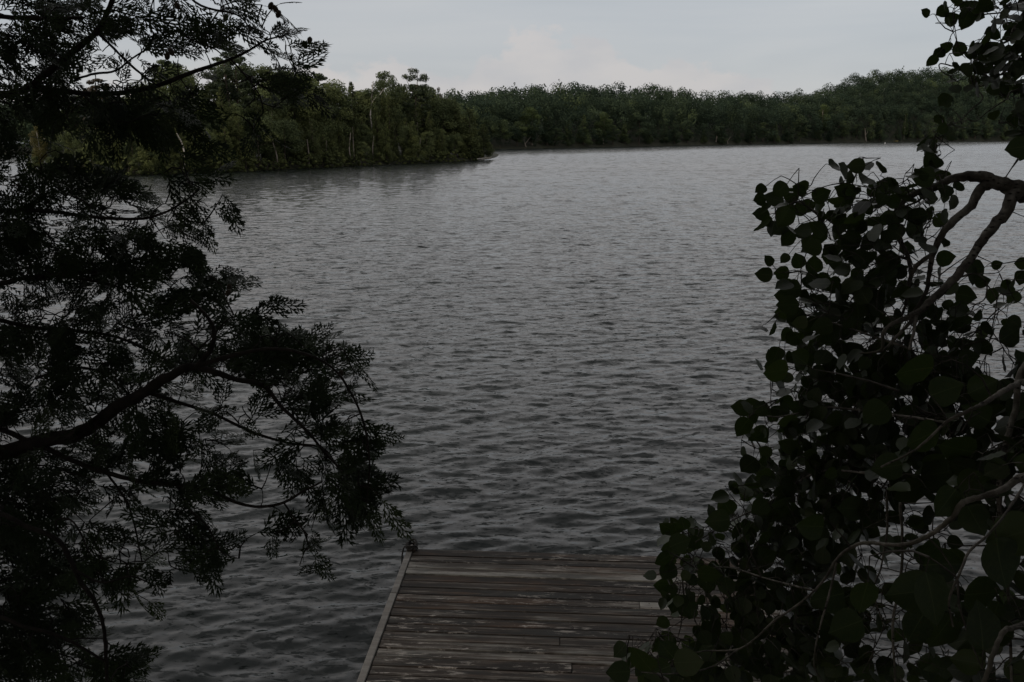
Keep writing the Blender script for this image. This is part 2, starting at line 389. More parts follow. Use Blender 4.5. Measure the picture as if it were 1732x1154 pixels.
# ------------------------------------------------------------------ water
def wave_field(X, Y, cell):
    rng = np.random.default_rng(11)
    n = 150
    lam = np.exp(rng.uniform(math.log(0.09), math.log(3.0), n))
    k = 2 * math.pi / lam
    th = math.pi / 2 + 0.16 + rng.normal(0, 0.42, n)
    wgt = np.exp(-0.5 * ((np.log(lam) - math.log(0.32)) / 0.85) ** 2)
    slope = 0.155 * wgt / np.sqrt((wgt ** 2).sum() / 2)
    ph = rng.uniform(0, 2 * math.pi, n)
    Z = np.zeros_like(X); DX = np.zeros_like(X); DY = np.zeros_like(X)
    for i in range(n):
        a = slope[i] / k[i]
        fade = np.clip((lam[i] / cell - 2.2) / 2.5, 0, 1)
        if fade.max() <= 0: continue
        q = k[i] * (math.cos(th[i]) * X + math.sin(th[i]) * Y) + ph[i]
        s, c = np.sin(q), np.cos(q)
        Z += a * fade * c
        DX -= 0.6 * a * fade * math.cos(th[i]) * s; DY -= 0.6 * a * fade * math.sin(th[i]) * s
    return Z, DX, DY
def make_water():
    NA, NR = 950, 1900
    a = np.linspace(R(-46), R(46), NA); r = 4.2 * np.exp(np.linspace(0, math.log(1000 / 4.2), NR))
    A, RR = np.meshgrid(a, r)
    X = RR * np.sin(A); Y = RR * np.cos(A)
    cell = RR * math.log(1000 / 4.2) / NR
    Z, DX, DY = wave_field(X, Y, cell)
    V = np.stack([X + DX, Y + DY, Z], -1).reshape(-1, 3)
    i, j = np.meshgrid(np.arange(NR - 1), np.arange(NA - 1), indexing='ij')
    b = (i * NA + j).ravel()
    F1 = np.stack([b, b + 1, b + NA + 1, b + NA], -1)[:, ::-1]
    # the rest of the lake, coarser
    a2 = np.linspace(R(46), R(314), 90); r2 = np.concatenate([[4.2], np.geomspace(7, 1000, 40)])
    A2, R2 = np.meshgrid(a2, r2)
    V2 = np.stack([R2 * np.sin(A2), R2 * np.cos(A2), np.zeros_like(R2)], -1).reshape(-1, 3)
    i, j = np.meshgrid(np.arange(len(r2) - 1), np.arange(89), indexing='ij')
    b2 = (i * 90 + j).ravel() + len(V)
    F2 = np.stack([b2, b2 + 1, b2 + 91, b2 + 90], -1)[:, ::-1]
    me = raw_mesh('water', np.vstack([V, V2]), np.vstack([F1, F2]), M['water'], True)
    fa = np.clip((cell.ravel() - 0.05) / 0.30, 0, 1) ** 0.7
    at = me.attributes.new('far', 'FLOAT', 'POINT'); at.data.foreach_set('value', np.concatenate([fa, np.ones(len(V2))]).astype(np.float32))
    tag(link('water', me), kind='structure')
make_water()

# ------------------------------------------------------------------ terrain
def noise2(x, y, seed=0, s=1.0):
    r = np.random.default_rng(seed); v = 0
    for o in range(7):
        th = r.uniform(0, 6.28); f = s * 1.6 ** o
        v = v + np.sin(f * (np.cos(th) * x + np.sin(th) * y) + r.uniform(0, 6.28)) / 1.5 ** o
    return v / 2.2
def grid_mesh(name, X, Y, Z, mat):
    n, m = X.shape
    i, j = np.meshgrid(np.arange(n - 1), np.arange(m - 1), indexing='ij'); b = (i * m + j).ravel()
    me = raw_mesh(name, np.stack([X, Y, Z], -1).reshape(-1, 3), np.stack([b, b + 1, b + m + 1, b + m], -1), mat, True)
    return tag(link(name, me), kind='structure')
# near bank under the viewer
x = np.linspace(-30, 30, 180); y = np.linspace(-30, 8, 150); X, Y = np.meshgrid(x, y)
edge_y = 4.3 + 0.35 * np.sin(X * 0.7) + 0.2 * np.sin(X * 1.9 + 1)
bank_z = np.where(Y < 0.3, 3.05 + (0.3 - Y) * 0.06, 3.05 * (1 - np.clip((Y - 0.3) / (edge_y - 0.3), 0, 1.3)) ** 1.0)
bank_z = np.minimum(bank_z, 3.05 + np.maximum(0, 0.3 - Y) * 0.06) + 0.06 * noise2(X, Y, 3, 1.8)
grid_mesh('bank', X, Y, bank_z, M['ground'])
def bank_h(px, py):
    if py < 0.3: return 3.05 + (0.3 - py) * 0.06
    return 3.05 * (1 - min(1.3, (py - 0.3) / 4.0))

# island shoreline (photo pixels on the water plane)
ISL = [at_z(u, v, 0) for u, v in ((45, 291), (110, 295), (240, 297), (380, 292), (500, 286), (600, 281), (700, 277), (770, 273.5), (822, 270.5))]
ISL = np.array([[p[0], p[1]] for p in ISL])
def isl_front(s):     # s in 0..1 along the shore
    t = s * (len(ISL) - 1); i = min(int(t), len(ISL) - 2); f = t - i
    return ISL[i] * (1 - f) + ISL[i + 1] * f
def isl_y(xq): return np.interp(xq, ISL[:, 0], ISL[:, 1])
xs = np.linspace(ISL[0, 0] - 6, ISL[-1, 0] + 3, 120); dd = np.linspace(-2, 62, 60)
X, D = np.meshgrid(xs, dd)
Y = isl_y(X) + D
endf = np.clip((X - xs[0]) / 8, 0, 1) * np.clip((xs[-1] - X) / 6, 0, 1)
Z = -0.4 + endf * (0.75 * np.clip((D + 1.2) / 3.0, 0, 1) + 1.2 * np.clip(D / 25, 0, 1) * np.clip((62 - D) / 20, 0, 1)) - 1.2 * np.clip((D - 52) / 10, 0, 1) + 0.12 * noise2(X, Y, 5, 0.5) * endf
grid_mesh('island_ground', X, Y, Z, M['far_ground'])

# far shore and hills, given by bearing (photo px at the horizon)
SHORE = [(-700, 262), (-200, 262), (0, 262), (400, 260), (830, 253), (1000, 249.5), (1200, 245.5), (1400, 242), (1600, 239.8), (1732, 238.8), (2300, 238)]
TOPS = [(-700, 190), (-200, 210), (0, 218), (120, 205), (400, 190), (700, 160), (775, 155), (820, 147), (860, 141), (910, 136), (960, 134), (1010, 139), (1075, 136), (1120, 141), (1160, 147), (1200, 151), (1250, 152), (1300, 155), (1340, 151), (1380, 144), (1405, 136), (1430, 124), (1450, 115), (1480, 114), (1530, 110), (1580, 109), (1620, 113), (1680, 126), (1732, 140), (2300, 190)]
def hill(u, t):
    """point on the hill at bearing of column u, t metres behind the shoreline"""
    p = at_z(u, interp(u, SHORE), 0); y0 = p[1]
    dirx = p[0] / p[1]
    y = y0 + t; x_ = dirx * y
    ridge = 95.0 + 40 * math.sin(u * 0.004)
    topz = at_y(u, interp(u, TOPS), y0 + ridge)[2] - 16.5
    f = min(1, max(0, t) / ridge)
    z = 0.5 + max(1.0, topz - 0.5) * (f ** 0.85)
    if t < 0: z = -0.6
    if t > ridge: z -= (t - ridge) * 0.15
    return np.array([x_, y, z])
us = np.linspace(-700, 2300, 260); ts = np.concatenate([[-3, 0, 2], np.linspace(8, 240, 34)])
G = np.array([[hill(u, t) for u in us] for t in ts])
grid_mesh('hills', G[..., 0], G[..., 1], G[..., 2], M['far_ground'])

# ------------------------------------------------------------------ trees
def leaf_quads(C, Nrm, size, rng, aspect=0.7):
    """quads at C with normals Nrm"""
    n = len(C)
    a = rng.normal(size=(n, 3)); T = np.cross(Nrm, a); T /= np.linalg.norm(T, axis=1)[:, None] + 1e-9
    B = np.cross(Nrm, T)
    s = size[:, None] * 0.5
    k = rng.uniform(-0.35, 0.35, (n, 4, 1))
    V = np.stack([C - T * s, C - B * s * aspect, C + T * s, C + B * s * aspect], 1)
    V = V + k * (V - C[:, None, :])
    Fq = np.arange(n * 4).reshape(n, 4)
    return V.reshape(-1, 3), Fq
def crown(lobes, nleaf, size, rng, flat=0.85, fill=0.35, nz=0.45):
    """lobes: list of (x,y,z,r,tint[,squash])"""
    L = np.array([l[:5] for l in lobes]); sq = np.array([l[5] if len(l) > 5 else flat for l in lobes])
    p = L[:, 3] ** 2; p /= p.sum()
    idx = rng.choice(len(L), nleaf, p=p)
    d = rng.normal(size=(nleaf, 3)); d /= np.linalg.norm(d, axis=1)[:, None]
    rr = L[idx, 3] * np.where(rng.random(nleaf) < fill, rng.uniform(0.3, 0.9, nleaf), rng.uniform(0.84, 1.10, nleaf))
    C = L[idx, :3] + d * rr[:, None] * np.stack([np.ones(nleaf), np.ones(nleaf), sq[idx]], 1)
    Nn = d + rng.normal(0, nz, (nleaf, 3)); Nn /= np.linalg.norm(Nn, axis=1)[:, None]
    V, Fq = leaf_quads(C, Nn, size * rng.uniform(0.55, 1.35, nleaf), rng)
    t = np.clip(L[idx, 4] + rng.normal(0, 0.13, nleaf), 0, 1)
    return V, Fq, t
def lobes_broad(H, rng, wide=0.25, lo=0.22, n=34):
    out_ = []
    lean = rng.normal(0, 0.03, 2) * H
    for i in range(n):
        h = lo + (0.97 - lo) * (i + rng.random()) / n
        prof = math.sin(math.pi * min(1, max(0.04, (h - lo) / (1.02 - lo))) ** 0.8) ** 0.6
        a = rng.uniform(0, 2 * math.pi); q = rng.uniform(0.25, 1.0) * wide * H * prof
        r = H * rng.uniform(0.07, 0.125) * (0.55 + 0.45 * prof)
        out_.append((q * math.cos(a) + lean[0] * h, q * math.sin(a) + lean[1] * h, H * h - r, r, float(np.clip(rng.normal(0.45, 0.2), 0, 1)), rng.uniform(0.55, 0.9)))
    return out_
def lobes_dome(H, rng, wide=0.33, lo=0.2, n=26):
    out_ = []; cz = (1 + lo) / 2; hz = (1 - lo) / 2; el_ = rng.normal(0, 0.04, 2)
    for i in range(n):
        d = rng.normal(0, 1, 3); d[2] = d[2] * 0.9 + 0.35; d /= np.linalg.norm(d); r = rng.uniform(0.085, 0.14)
        out_.append((H * (d[0] * (wide - r * .8) * rng.uniform(.75, 1.05) + el_[0]), H * (d[1] * (wide - r * .8) * rng.uniform(.75, 1.05) + el_[1]), H * (cz + d[2] * (hz - r * .7) * rng.uniform(.8, 1.03)), H * r, float(np.clip(rng.normal(0.45, 0.2), 0, 1)), rng.uniform(0.6, 0.9)))
    return out_
def lobes_conifer(H, rng, wide=0.16, lo=0.04, n=46):
    out_ = []
    for i in range(n):
        h = lo + (0.97 - lo) * ((i + rng.random()) / n) ** 0.9
        q0 = wide * H * (1 - ((h - lo) / (1.0 - lo)) ** 1.25) ** 0.8 + 0.012 * H
        a = i * 2.4 + rng.normal(0, 0.4); q = q0 * rng.uniform(0.45, 0.95)
        r = max(0.025 * H, q0 * rng.uniform(0.30, 0.5))
        out_.append((q * math.cos(a), q * math.sin(a), H * h, r, float(np.clip(rng.normal(0.45, 0.17), 0, 1)), rng.uniform(0.8, 1.5)))
    return out_
def lobes_pine(H, rng, lo=0.42, n=26):
    out_ = []
    for i in range(n):
        h = lo + (0.98 - lo) * (i + rng.random()) / n
        q0 = 0.22 * H * (1 - ((h - lo) / (1.03 - lo)) ** 1.8) * rng.uniform(0.5, 1.15) + 0.02 * H
        a = i * 2.1 + rng.normal(0, 0.5); r = H * rng.uniform(0.04, 0.075)
        out_.append((q0 * math.cos(a), q0 * math.sin(a), H * h, r, float(np.clip(rng.normal(0.4, 0.2), 0, 1)), rng.uniform(0.3, 0.5)))
    return out_
def trunk_mb(H, r0, rng, lobes=None, nl=9, top=0.9, lean=0.02, sides=7):
    mb = MB()
    k = np.linspace(0, 1, 8)
    wob = rng.normal(0, lean * H, 2)
    P = np.stack([wob[0] * k ** 1.5 + 0.008 * H * np.sin(k * 9), wob[1] * k ** 1.5, k * H * top - 0.3], -1)
    mb.tube(P, r0 * (1 - 0.85 * k) * np.where(k == 0, 1.4, 1), sides)
    if lobes:
        for l in [lobes[i] for i in rng.choice(len(lobes), min(nl, len(lobes)), replace=False)]:
            zb = max(0.15 * H, l[2] - rng.uniform(0.05, 0.14) * H); f = min(1, zb / (H * top))
            b = np.array([np.interp(f, k, P[:, 0]), np.interp(f, k, P[:, 1]), zb]); e = np.array(l[:3])
            m_ = (b + e) / 2 + np.array([0, 0, -0.02 * H])
            mb.tube([b, m_, e], [r0 * 0.35, r0 * 0.22, r0 * 0.08], 5)
    return mb

def proto_tree(kind, H, seed, nleaf, size):
    rng = np.random.default_rng(seed)
    if kind == 'broad': lb = lobes_broad(H, rng, rng.uniform(0.21, 0.27), rng.uniform(0.12, 0.3)) if seed % 2 else lobes_dome(H, rng, rng.uniform(.28, .36), rng.uniform(.15, .3), 30)
    elif kind == 'airy': lb = lobes_broad(H, rng, 0.2, 0.5, 22)
    elif kind == 'canopy': lb = lobes_broad(H, rng, 0.34, 0.5, 40)
    elif kind == 'conifer': lb = lobes_conifer(H, rng, rng.uniform(0.14, 0.2))
    elif kind == 'slim': lb = lobes_conifer(H, rng, 0.10, 0.15)
    elif kind == 'pine': lb = lobes_pine(H, rng)
    elif kind == 'shrub': lb = lobes_broad(H, rng, 0.55, 0.05, 18)
    V, Fq, t = crown(lb, nleaf, size, rng, fill=0.3)
    tb = trunk_mb(H, 0.016 * H if kind != 'pine' else 0.02 * H, rng, lb)
    cm = raw_mesh('foliage', V, Fq, None, False, t)
    o = tb.build('trunk', None); tm = o.data; bpy.data.objects.remove(o)
    return cm, tm
LEAFM = {'broad': 'leaf_broad', 'airy': 'leaf_broad', 'canopy': 'leaf_broad', 'conifer': 'leaf_conifer', 'slim': 'leaf_conifer', 'pine': 'leaf_pine', 'shrub': 'leaf_conifer'}
PROTO = {}
for kind, cnt, H, nl, sz in (('broad', 5, 14, 9000, 0.30), ('airy', 2, 14, 3200, 0.27), ('canopy', 2, 14, 9000, 0.36), ('conifer', 4, 12, 9000, 0.24), ('slim', 2, 13, 5200, 0.24), ('pine', 3, 15, 5200, 0.30), ('shrub', 3, 3, 2600, 0.20)):
    PROTO[kind] = [(H,) + proto_tree(kind, H, 100 + 17 * i + len(kind), nl, sz) for i in range(cnt)]
_mats = {}
def with_mat(me, mat):
    k = (me.name, mat)
    if k not in _mats:
        c = me.copy(); c.materials.clear(); c.materials.append(M[mat]); _mats[k] = c
    return _mats[k]
trng = random.Random(5)
NAMED = []     # (object, column, label stem) of trees that get their label from their neighbours
def plant(name, kind, pos, H, label, cat='tree', group=None, leaf=None, trunk='trunk_dark', wide=1.0, var=None):
    pr = PROTO[kind]; H0, cm, tm = pr[(var if var is not None else trng.randrange(len(pr))) % len(pr)]
    o = empty(name, tuple(pos), trng.uniform(0, 6.28)); s = H / H0
    o.scale = (s * wide, s * wide, s)
    tag(o, label, cat, group)
    if group and pos[1] > 20: NAMED.append((o, 866 + F * pos[0] / pos[1] * math.cos(PITCH), label))
    link('trunk', with_mat(tm, trunk), o)
    link('foliage', with_mat(cm, leaf or LEAFM[kind]), o)
    return o
def isl_pt(u, back):
    """point on the island behind column u, `back` metres inland from the water"""
    p = None
    base = [(45, 291), (110, 295), (240, 297), (380, 292), (500, 286), (600, 281), (700, 277), (770, 273.5), (822, 270.5), (870, 267)]
    v = interp(u, base); q = at_z(u, v, 0); y = q[1] + back
    return np.array([q[0] / q[1] * y, y, 0.35 + 1.1 * min(1, max(0, back) / 25)])
def height_to(u, v, p):
    return at_y(u, v, p[1])[2] - p[2]

ITOP = [(45, 235), (62, 205), (85, 200), (110, 212), (150, 160), (180, 132), (205, 160), (240, 145), (270, 118), (300, 103), (330, 108), (352, 125), (375, 100), (400, 86), (425, 92), (445, 100), (470, 96), (500, 114), (540, 119), (568, 128), (583, 148), (600, 148), (622, 140), (640, 128), (665, 134), (690, 140), (708, 134), (735, 150), (762, 166), (785, 188), (808, 200), (830, 222)]
G_BACK = 'tall leafy trees at the back of the wooded point'
G_MID = 'trees in the thick of the wooded point'
G_FRONT = 'bushy evergreens along the shore of the wooded point'
G_SHRUB = 'low shrubs on the waterline of the wooded point'
# back row: crowns that make the skyline
u = 120.0
while u < 790:
    b = trng.uniform(10, 26); p = isl_pt(u, b); top = interp(u, ITOP) + trng.uniform(-3, 13)
    H = height_to(u, top, p)
    kind = trng.choice(['broad', 'broad', 'broad', 'broad', 'airy', 'pine', 'slim'])
    plant('tall_tree', kind, p, H, {'broad': 'round-crowned skyline tree', 'airy': 'thin-crowned skyline tree', 'pine': 'skyline pine', 'slim': 'slim pointed skyline evergreen'}[kind], 'tree', G_BACK, wide=trng.uniform(0.8, 1.05))
    u += trng.uniform(15, 22)
# middle rows
for b0, b1, k0, step in ((4, 9, 0.66, 22), (18, 34, 0.8, 26)):
    u = 75.0
    while u < 800:
        b = trng.uniform(b0, b1); p = isl_pt(u, b); base_v = interp(u, [(45, 290), (822, 270)])
        top = base_v - (base_v - interp(u, ITOP)) * trng.uniform(k0 - 0.15, k0 + 0.12)
        kind = trng.choice(['broad', 'broad', 'conifer', 'slim', 'conifer'])
        plant('leafy_tree' if kind == 'broad' else 'evergreen_tree', kind, p, height_to(u, top, p),
              ('leafy tree' if kind == 'broad' else 'bushy evergreen' if kind == 'conifer' else 'slim evergreen') + (' in the thick of the wood' if b0 > 10 else ' just behind the shore bushes'), 'tree', G_MID, trunk=trng.choice(['trunk_dark', 'trunk_grey']))
        u += trng.uniform(step * 0.75, step * 1.25)
# front row
u = 62.0
while u < 812:
    b = trng.uniform(0.6, 3.0); p = isl_pt(u, b); base_v = interp(u, [(45, 290), (822, 270)])
    top = base_v - (base_v - interp(u, ITOP)) * trng.uniform(0.26, 0.52)
    kind = trng.choice(['conifer', 'conifer', 'conifer', 'broad'])
    plant('shore_evergreen' if kind == 'conifer' else 'shore_tree', kind, p, height_to(u, top, p),
          'bushy evergreen at the water' if kind == 'conifer' else 'small leafy tree at the water', 'tree', G_FRONT, wide=trng.uniform(1.0, 1.4))
    u += trng.uniform(15, 30)
u = 55.0
while u < 815:
    p = isl_pt(u, trng.uniform(-0.6, 0.6)); p[2] = 0.05
    plant('shrub', 'shrub', p, trng.uniform(1.3, 2.6), 'low shrub on the waterline', 'shrub', G_SHRUB, wide=1.1)
    u += trng.uniform(11, 17)
# singled-out trees of the point
def one(name, kind, u, v, back, label, **kw):
    p = isl_pt(u, back); return plant(name, kind, p, height_to(u, v, p), label, **kw)
one('pine_tree', 'pine', 400, 84, 12, 'tallest pine of the wooded point, its dark crown above the others behind the cedar bough', var=0)
one('pine_tree', 'pine', 300, 101, 14, 'broad pine near the left of the wooded point showing above the cedar bough', var=1)
one('pine_tree', 'pine', 178, 130, 12, 'isolated brownish pine crown glimpsed through the cedar twigs at upper left', leaf='leaf_brown', var=2)
one('yellowing_tree', 'broad', 72, 205, 3, 'yellowing tree at the far left end of the wooded point', leaf='leaf_yellow', trunk='trunk_white', wide=0.7)
one('spruce_tree', 'slim', 600, 136, 8, 'slim pointed evergreen rising alone in the skyline left of the forked birch', wide=0.85, var=0)
one('leafy_tree', 'broad', 535, 126, 8, 'large bright green leafy tree just right of the cedar bough tip', wide=1.05, var=2)
one('leafy_tree', 'broad', 502, 120, 10, 'big rounded leafy tree right behind the drooping cedar bough tip', wide=1.1, var=1)
one('leafy_tree', 'broad', 566, 133, 9, 'rounded dark leafy tree left of the slim pointed evergreen', wide=0.95, var=3)
one('leafy_tree', 'broad', 672, 139, 16, 'round-topped tree filling the gap right of the forked birch', wide=1.0, var=1)
one('leafy_tree', 'broad', 724, 146, 16, 'round-topped tree between the flat-topped tree and the half-dead birch', wide=1.0, var=3)
one('leafy_tree', 'broad', 752, 160, 10, 'full leafy tree just right of the half-dead birch', wide=1.1, var=1)
one('leafy_tree', 'broad', 614, 152, 14, 'rounded tree between the pointed evergreen and the forked birch', wide=1.0, var=3)
one('leafy_tree', 'broad', 690, 210, 2.5, 'light green leafy tree on the shore below the forked birch', leaf='leaf_broad', wide=0.9, var=1)
one('brown_tree', 'conifer', 535, 232, 1.2, 'small brown half dead evergreen on the shore of the wooded point', leaf='leaf_brown', wide=0.9)
for uu, vv, bk, ll in ((795, 182, 4, 'bushy evergreen at the tip of the wooded point, second from its end'), (818, 208, 1.5, 'outermost bushy evergreen leaning over the water at the tip of the wooded point'), (770, 168, 8, 'rounded evergreen behind the two at the tip of the wooded point')):
    one('shore_evergreen', 'conifer', uu, vv, bk, ll, wide=1.55)
one('overhanging_shrub', 'shrub', 812, 252, 0.5, 'shrub overhanging the pale driftwood at the tip of the point', cat='shrub', wide=1.1)

# tree with flat wind-swept crown, forked birch, dead birches
def lobed_tree(name, u, v, back, lobes_px, label, leaf, forks, bark, seed, nleaf=1500, size=0.26, r0=0.11):
    """lobes_px / forks are given in photo pixels, built at the tree's own distance with real depth"""
    rng = np.random.default_rng(seed); p = isl_pt(u, back); y = p[1]
    o = empty(name, tuple(p)); tag(o, label, 'tree')
    mb = MB()
    for path in forks:
        P = np.array([at_y(a, b, y) + np.array([0, rng.normal(0, 0.5) * (i > 0), 0]) for i, (a, b, _) in enumerate(path)]) - p
        rad = [c for _, _, c in path]
        P2, R2 = smooth_path(P, rad, 4); mb.tube(P2, R2, 6)
    mb.build('trunk', M[bark], o, True)
    if lobes_px:
        lb = []
        for a, b, r in lobes_px:
            c = at_y(a, b, y) - p
            for _ in range(3):
                lb.append((c[0] + rng.normal(0, r * 0.35), c[1] + rng.normal(0, r), c[2] + rng.normal(0, r * 0.4), r * rng.uniform(0.5, 0.85), float(np.clip(rng.normal(0.4, 0.15), 0, 1)), 0.75))
        V, Fq, t = crown(lb, nleaf, size, rng)
        link('foliage', raw_mesh('foliage', V, Fq, M[leaf], False, t), o)
    return o
lobed_tree('birch_tree', 650, 270, 9, [(630, 150, 1.3), (645, 136, 1.4), (662, 140, 1.4), (668, 158, 1.1), (622, 162, 1.0), (640, 165, 1.2), (655, 130, 1.0), (674, 150, .7)],
           'birch with a white forked trunk bare against its dark round crown', 'leaf_pine',
           [[(628, 278, .16), (629, 230, .14), (628, 195, .12), (627, 178, .11), (629, 160, .09), (632, 138, .06)], [(627, 180, .09), (634, 168, .08), (643, 160, .06), (648, 150, .03)]], 'trunk_white', 21, 3600)
lobed_tree('flat_topped_tree', 700, 272, 12, [(688, 131, .9), (700, 128, 1.0), (711, 136, 1.0), (696, 146, .8), (716, 150, 1.1), (684, 150, .8), (704, 160, 1.3), (692, 172, 1.2), (725, 158, 1.1)],
           'wind-bent tree with a flat ragged top and a thin dead tip', 'leaf_pine',
           [[(702, 275, .2), (703, 220, .17), (704, 170, .12), (706, 140, .07), (706, 116, .02)], [(704, 170, .07), (694, 150, .05), (686, 133, .03)]], 'trunk_dark', 22, 3800)
lobed_tree('dead_birch', 742, 270, 15, [(742, 150, .5), (746, 165, .45), (738, 172, .4)],
           'pale half-dead birch with bare forked stems right of the flat-topped tree', 'leaf_brown',
           [[(735, 275, .13), (737, 230, .11), (738, 203, .10), (742, 185, .07), (744, 160, .05), (743, 148, .02)], [(740, 192, .05), (750, 190, .04), (756, 186, .02)], [(742, 180, .05), (738, 165, .03), (736, 155, .02)]], 'trunk_white', 23, 260, .22)
lobed_tree('snag', 468, 282, 1.0, None, 'bare pale snag leaning to the left at the shore of the point', None,
           [[(471, 286, .13), (467, 262, .11), (462, 235, .09), (457, 210, .05)]], 'trunk_grey', 24)
lobed_tree('snag', 520, 281, 0.8, None, 'straight grey snag beside the small brown evergreen', None, [[(523, 284, .12), (522, 260, .1), (520, 236, .06)]], 'trunk_grey', 25)
lobed_tree('snag', 597, 279, 1.2, None, 'pair of slender bare trunks crossing, at the middle of the wooded shore', None,
           [[(598, 281, .11), (594, 255, .09), (592, 225, .05)], [(600, 280, .08), (596, 240, .06), (597, 215, .03)]], 'trunk_grey', 26)
lobed_tree('snag', 305, 288, 1.0, None, 'curved whitish dead trunk standing on the shore below the drooping cedar bough', None,
           [[(310, 292, .12), (311, 270, .1), (306, 245, .08), (302, 226, .05)]], 'trunk_white', 27)
lobed_tree('snag', 88, 290, 0.8, None, 'short pale stump at the foot of the yellowing tree', None, [[(89, 295, .15), (87, 278, .1)]], 'trunk_white', 28)
for uu, dv, nm in ((553, 40, 'thin grey trunk right of the small brown evergreen'), (632, 46, 'thin pale trunk below the bright shore tree left of the birch'), (711, 40, 'slender grey trunk standing on the shore before the flat-topped tree')):
    b = interp(uu, [(45, 291), (822, 271)])
    lobed_tree('bare_trunk', uu, 280, 1.5, None, nm, None, [[(uu, b + 1, .09), (uu - 1, b - dv / 2, .07), (uu, b - dv, .04)]], 'trunk_grey', uu)
# driftwood at the tip
mb = MB(); q = at_z(812, 270.5, 0.15)
for k in range(4):
    a = q + np.array([trng.uniform(-1.5, 0.5), trng.uniform(-.6, .6), trng.uniform(0, .2)])
    mb.tube([a, a + np.array([0.9, 0.1, 0.12]), a + np.array([1.9, -0.1, trng.uniform(0, .5)])], [0.09, 0.07, 0.03], 6)
tag(mb.build('driftwood', M['trunk_white'], None, True), 'pale driftwood branches lying in the water at the tip of the wooded point', 'driftwood')

# ---- far wood: one mass, plus the shoreline trees one can tell apart
def far_wood():
    rng = np.random.default_rng(77)
    protos = []
    for s in range(8):
        r2 = np.random.default_rng(300 + s)
        lb = lobes_dome(1.0, r2, r2.uniform(0.36, 0.48), r2.uniform(0.0, 0.25), 15) if s < 7 else lobes_conifer(1.0, r2, 0.2, 0.03, 22)
        if s < 7: lb = [(a, b, c - .02, d * 1.45, e, f) for a, b, c, d, e, f in lb]
        V, Fq, t = crown(lb, 850, 0.045, r2, fill=0.08, nz=0.18); t = np.clip((t - .45) * .55 + .42, 0, 1)
        protos.append((V, np.clip(t + r2.normal(0, .05), 0, 1)))
    Vs, Ts = [], []
    for row in np.concatenate([[0.5], np.linspace(4, 60, 9), np.linspace(68, 150, 8)]):
        u = 700.0 - 60 if row > 20 else 760.0
        while u < 1850:
            t = row + (rng.normal(0, 4) if row > 2 else rng.uniform(-.5, 1)); p = hill(u, max(0.3, t))
            H = rng.uniform(14, 17.5) if row > 6 else (rng.uniform(8, 14) if row > 2 else rng.uniform(4, 7))
            H *= 1.0
            V, tn = protos[rng.integers(len(protos))]
            a = rng.uniform(0, 6.28); c, s = math.cos(a), math.sin(a)
            W = V * np.array([H * rng.uniform(0.75, 1.0), H * rng.uniform(0.75, 1.0), H])
            W = np.stack([W[:, 0] * c - W[:, 1] * s, W[:, 0] * s + W[:, 1] * c, W[:, 2]], 1) + p
            Vs.append(W); Ts.append(np.clip(tn + rng.choice([-.25, -.1, 0, .1, .35], p=[.25, .25, .25, .15, .1]) + rng.normal(0, 0.08), 0, 1))
            px = F / (p[1]) * 1.0
            u += max(4, rng.uniform(5.0, 8.5) * px * (1 if row > 2 else .6))
    # the strip seen at far left, left of and behind the wooded point
    for row in np.linspace(3, 100, 8):
        for u in np.arange(-250, 640, 22):
            p = hill(u + rng.uniform(-8, 8), row + rng.normal(0, 3)); H = rng.uniform(10, 15)
            V, tn = protos[rng.integers(len(protos))]
            Vs.append(V * H + p); Ts.append(np.clip(tn + rng.normal(0, 0.1), 0, 1))
    V = np.vstack(Vs); t = np.concatenate(Ts)
    print('far wood quads', len(t))
    o = link('far_wood', raw_mesh('far_wood', V, np.arange(len(V)).reshape(-1, 4), M['leaf_far'], False, t))
    tag(o, 'dense dark green wood covering the low hills across the lake', 'wood', kind='stuff')
far_wood()
def far_plant(name, kind, u, t, H, label, group=None, leaf='leaf_far', trunk='trunk_grey', wide=1.1):
    return plant(name, kind, hill(u, t), H, label, 'tree', group, leaf, trunk, wide)
u = 800.0
while u < 1760:
    far_plant('far_shore_tree', trng.choice(['broad', 'conifer', 'conifer']), u, trng.uniform(0.3, 3), trng.uniform(5, 11) * (1 + (u - 800) / 1600),
              'dark far-shore tree', 'trees lining the far shore', trunk='trunk_dark', wide=1.4)
    u += trng.uniform(14, 30)
far_plant('bright_tree', 'broad', 900, 3, 13, 'bright green rounded tree on the far shore just right of the wooded point', leaf='leaf_fresh')
far_plant('bright_tree', 'broad', 1020, 3, 13, 'pair of light green crowns low on the far shore, left of centre', leaf='leaf_fresh')
far_plant('bright_tree', 'broad', 1388, 6, 20, 'light green crown low on the right-hand hill across the lake', leaf='leaf_fresh')
far_plant('pointed_tree', 'slim', 1528, 2, 17, 'slim pointed evergreen on the far shore below the right-hand hill', leaf='leaf_fresh')
def far_snag(u, dv, lean, label, bark='trunk_grey'):
    p = hill(u, 1.5); v = interp(u, SHORE); y = p[1]; r = y * 0.0009
    mb = MB(); P = np.array([at_y(u + lean, v + 1, y), at_y(u + lean * 0.4, v - dv * 0.5, y), at_y(u, v - dv, y)])
    mb.tube(P - p, [r, r * .8, r * .4], 5)
    e = P[1] - p; mb.tube([e, e + np.array([lean * 0.2 + 1, 0.3, 2.5])], [r * .5, r * .2], 4)
    tag(mb.build('snag', M[bark], None, True, tuple(p)), label, 'dead tree')
far_snag(886, 16, 5, 'white leaning trunk on the far shore below the bright green tree')
far_snag(1463, 24, 2, 'pale upright trunk at the foot of the right-hand hill')
far_snag(1213, 14, -4, 'first of two pale dead trunks near a bleached bush, middle of the far shore')
far_snag(1228, 10, 4, 'shorter pale dead trunk leaning right, middle of the far shore')
far_snag(1290, 14, 0, 'thin dark bare trunk on the far shore right of centre', 'trunk_grey')
